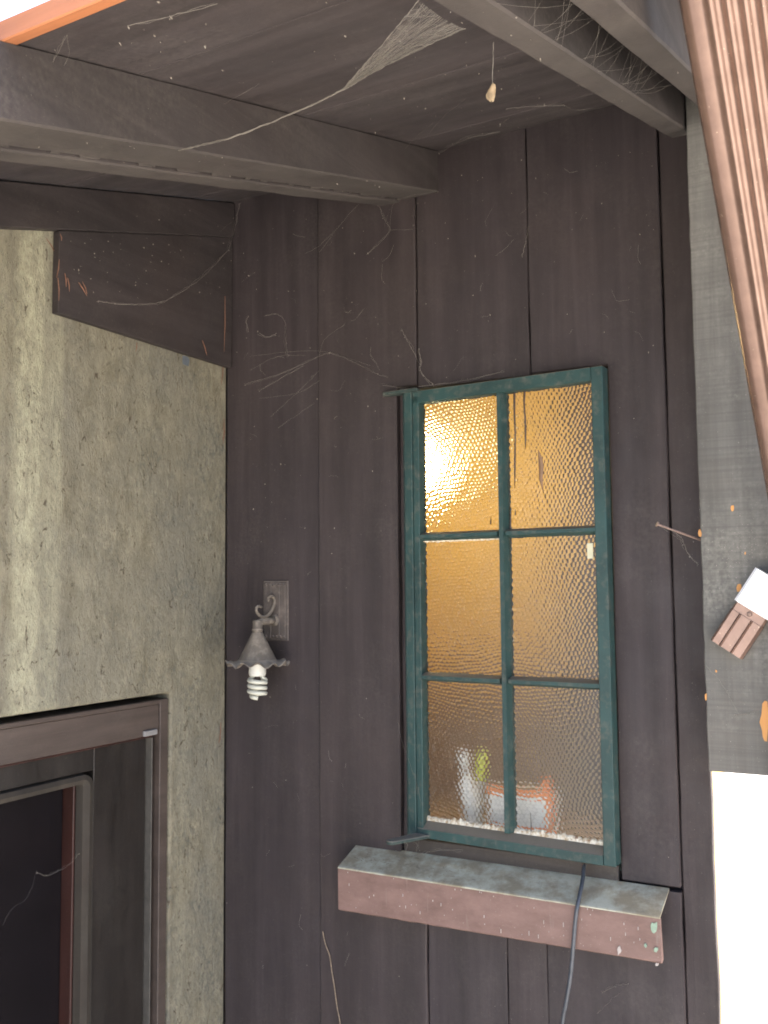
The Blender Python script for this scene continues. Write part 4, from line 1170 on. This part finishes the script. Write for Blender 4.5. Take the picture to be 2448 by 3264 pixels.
# rootlet on the planks
bm = bmesh.new()
tube(bm, smooth_path([(0.3117, -0.012, 0.7602), (0.3196, -0.012, 0.7308), (0.3315, -0.012, 0.7055), (0.3379, -0.012, 0.6686), (0.3444, -0.012, 0.6372), (0.352, -0.012, 0.5901), (0.3609, -0.012, 0.5499), (0.3709, -0.012, 0.4499000000000001)], 6), .0013, 6)
tag(obj('dry_rootlet', bm, M_twig), 'thin dry rootlet on the planks low beside the left end of the sill', 'rootlet')

# lint and insect specks
bm = bmesh.new()
rg = random.Random(11)
for k in range(330):
    x = rg.uniform(.01, 1.17); z = rg.choice((rg.uniform(1.3, 2.6), rg.uniform(1.9, 2.6), rg.uniform(.6, 2.6)))
    if OPN[0] - .03 < x < OPN[1] + .02 and .84 < z < OPN[3] + .02: continue
    lump(bm, Vector((x, -.0085, z)), rg.choice((.0005, .0007, .0009, .0016)), rg)
tag(obj('lint_specks', bm, M_fleck), 'scattered pale lint and insect specks on the dark planks', 'lint', kind='stuff')
bm = bmesh.new()
for k in range(260):
    x = rg.uniform(.30, 1.45); y = rg.uniform(-1.22, -.03)
    inside = .49 < x < .65 or 1.2 < x < 1.25 or 1.306 < x < 1.353
    lump(bm, Vector((x, y, zr(y, Z_RAFT if inside else Z_CEIL) - .0015)), rg.choice((.0005, .0008, .0010, .0018)), rg)
for k in range(90):
    y = rg.uniform(-.72, -.01)
    lump(bm, Vector((.029 if rg.random() < .5 else .022, y, rg.uniform(zr(y, 2.40), zr(y, 2.63)))), rg.choice((.0006, .0009, .0015)), rg)
tag(obj('ceiling_lint', bm, M_fleck), 'pale lint hanging under the soffit and rafters', 'lint', kind='stuff')
bm = bmesh.new()
for k in range(150):
    u = rg.gauss(0, 1); v = rg.gauss(0, 1)
    lump(bm, Vector((1.325 + u * .03, -.0912, 1.665 + v * .028)), rg.choice((.0004, .0006, .0009)), rg)
tag(obj('paint_flecks', bm, M_splash), 'fine white flecks spattered on the grey corner board', 'flecks', kind='stuff')
bm = bmesh.new()
for k in range(64):
    x, z = rg.choice(((rg.uniform(.01, .53), rg.uniform(1.5, 2.55)), (rg.uniform(.01, .53), rg.uniform(1.9, 2.5)), (rg.uniform(.55, 1.15), rg.uniform(2.12, 2.55)), (rg.uniform(.02, .5), rg.uniform(.6, 1.5))))
    a = rg.uniform(0, 6.3); L = rg.uniform(.006, .05) * rg.choice((.4, 1, 1))
    p = Vector((x, -.011, z)); q = p + Vector((math.cos(a) * L, rg.uniform(-.006, 0), math.sin(a) * L))
    if q.x < .012 or q.x > 1.16: continue
    m = p.lerp(q, .5) + Vector((rg.uniform(-.2, .2) * L, -.002, rg.uniform(-.3, .1) * L))
    strand(bm, [p, m, q], rg.choice((.00008, .00011, .0002)), .0006, 4, k)
tag(obj('lint_threads', bm, M_web), 'short stray cobweb hairs clinging to the dark planks', 'lint', kind='stuff')
# litter lying on the sill
bm = bmesh.new()
for k in range(60):
    x = SX0 + .03 + abs(rg.gauss(0, .16)); y = rg.uniform(-.08, -.015)
    if x > SX1 - .02: continue
    z = .9475 + (y - SYF) / (-.002 - SYF) * (.978 - .9475)
    a = rg.uniform(0, 6.3); L = rg.uniform(.002, .012)
    tube(bm, [(x, y, z + .0008), (x + math.cos(a) * L, y + math.sin(a) * L * .4, z + .002 + .35 * math.sin(a) * L * .4)], .0005, 3)
tag(obj('sill_litter', bm, M_twig), 'dusty litter and threads lying on the sill top', 'litter', kind='stuff')
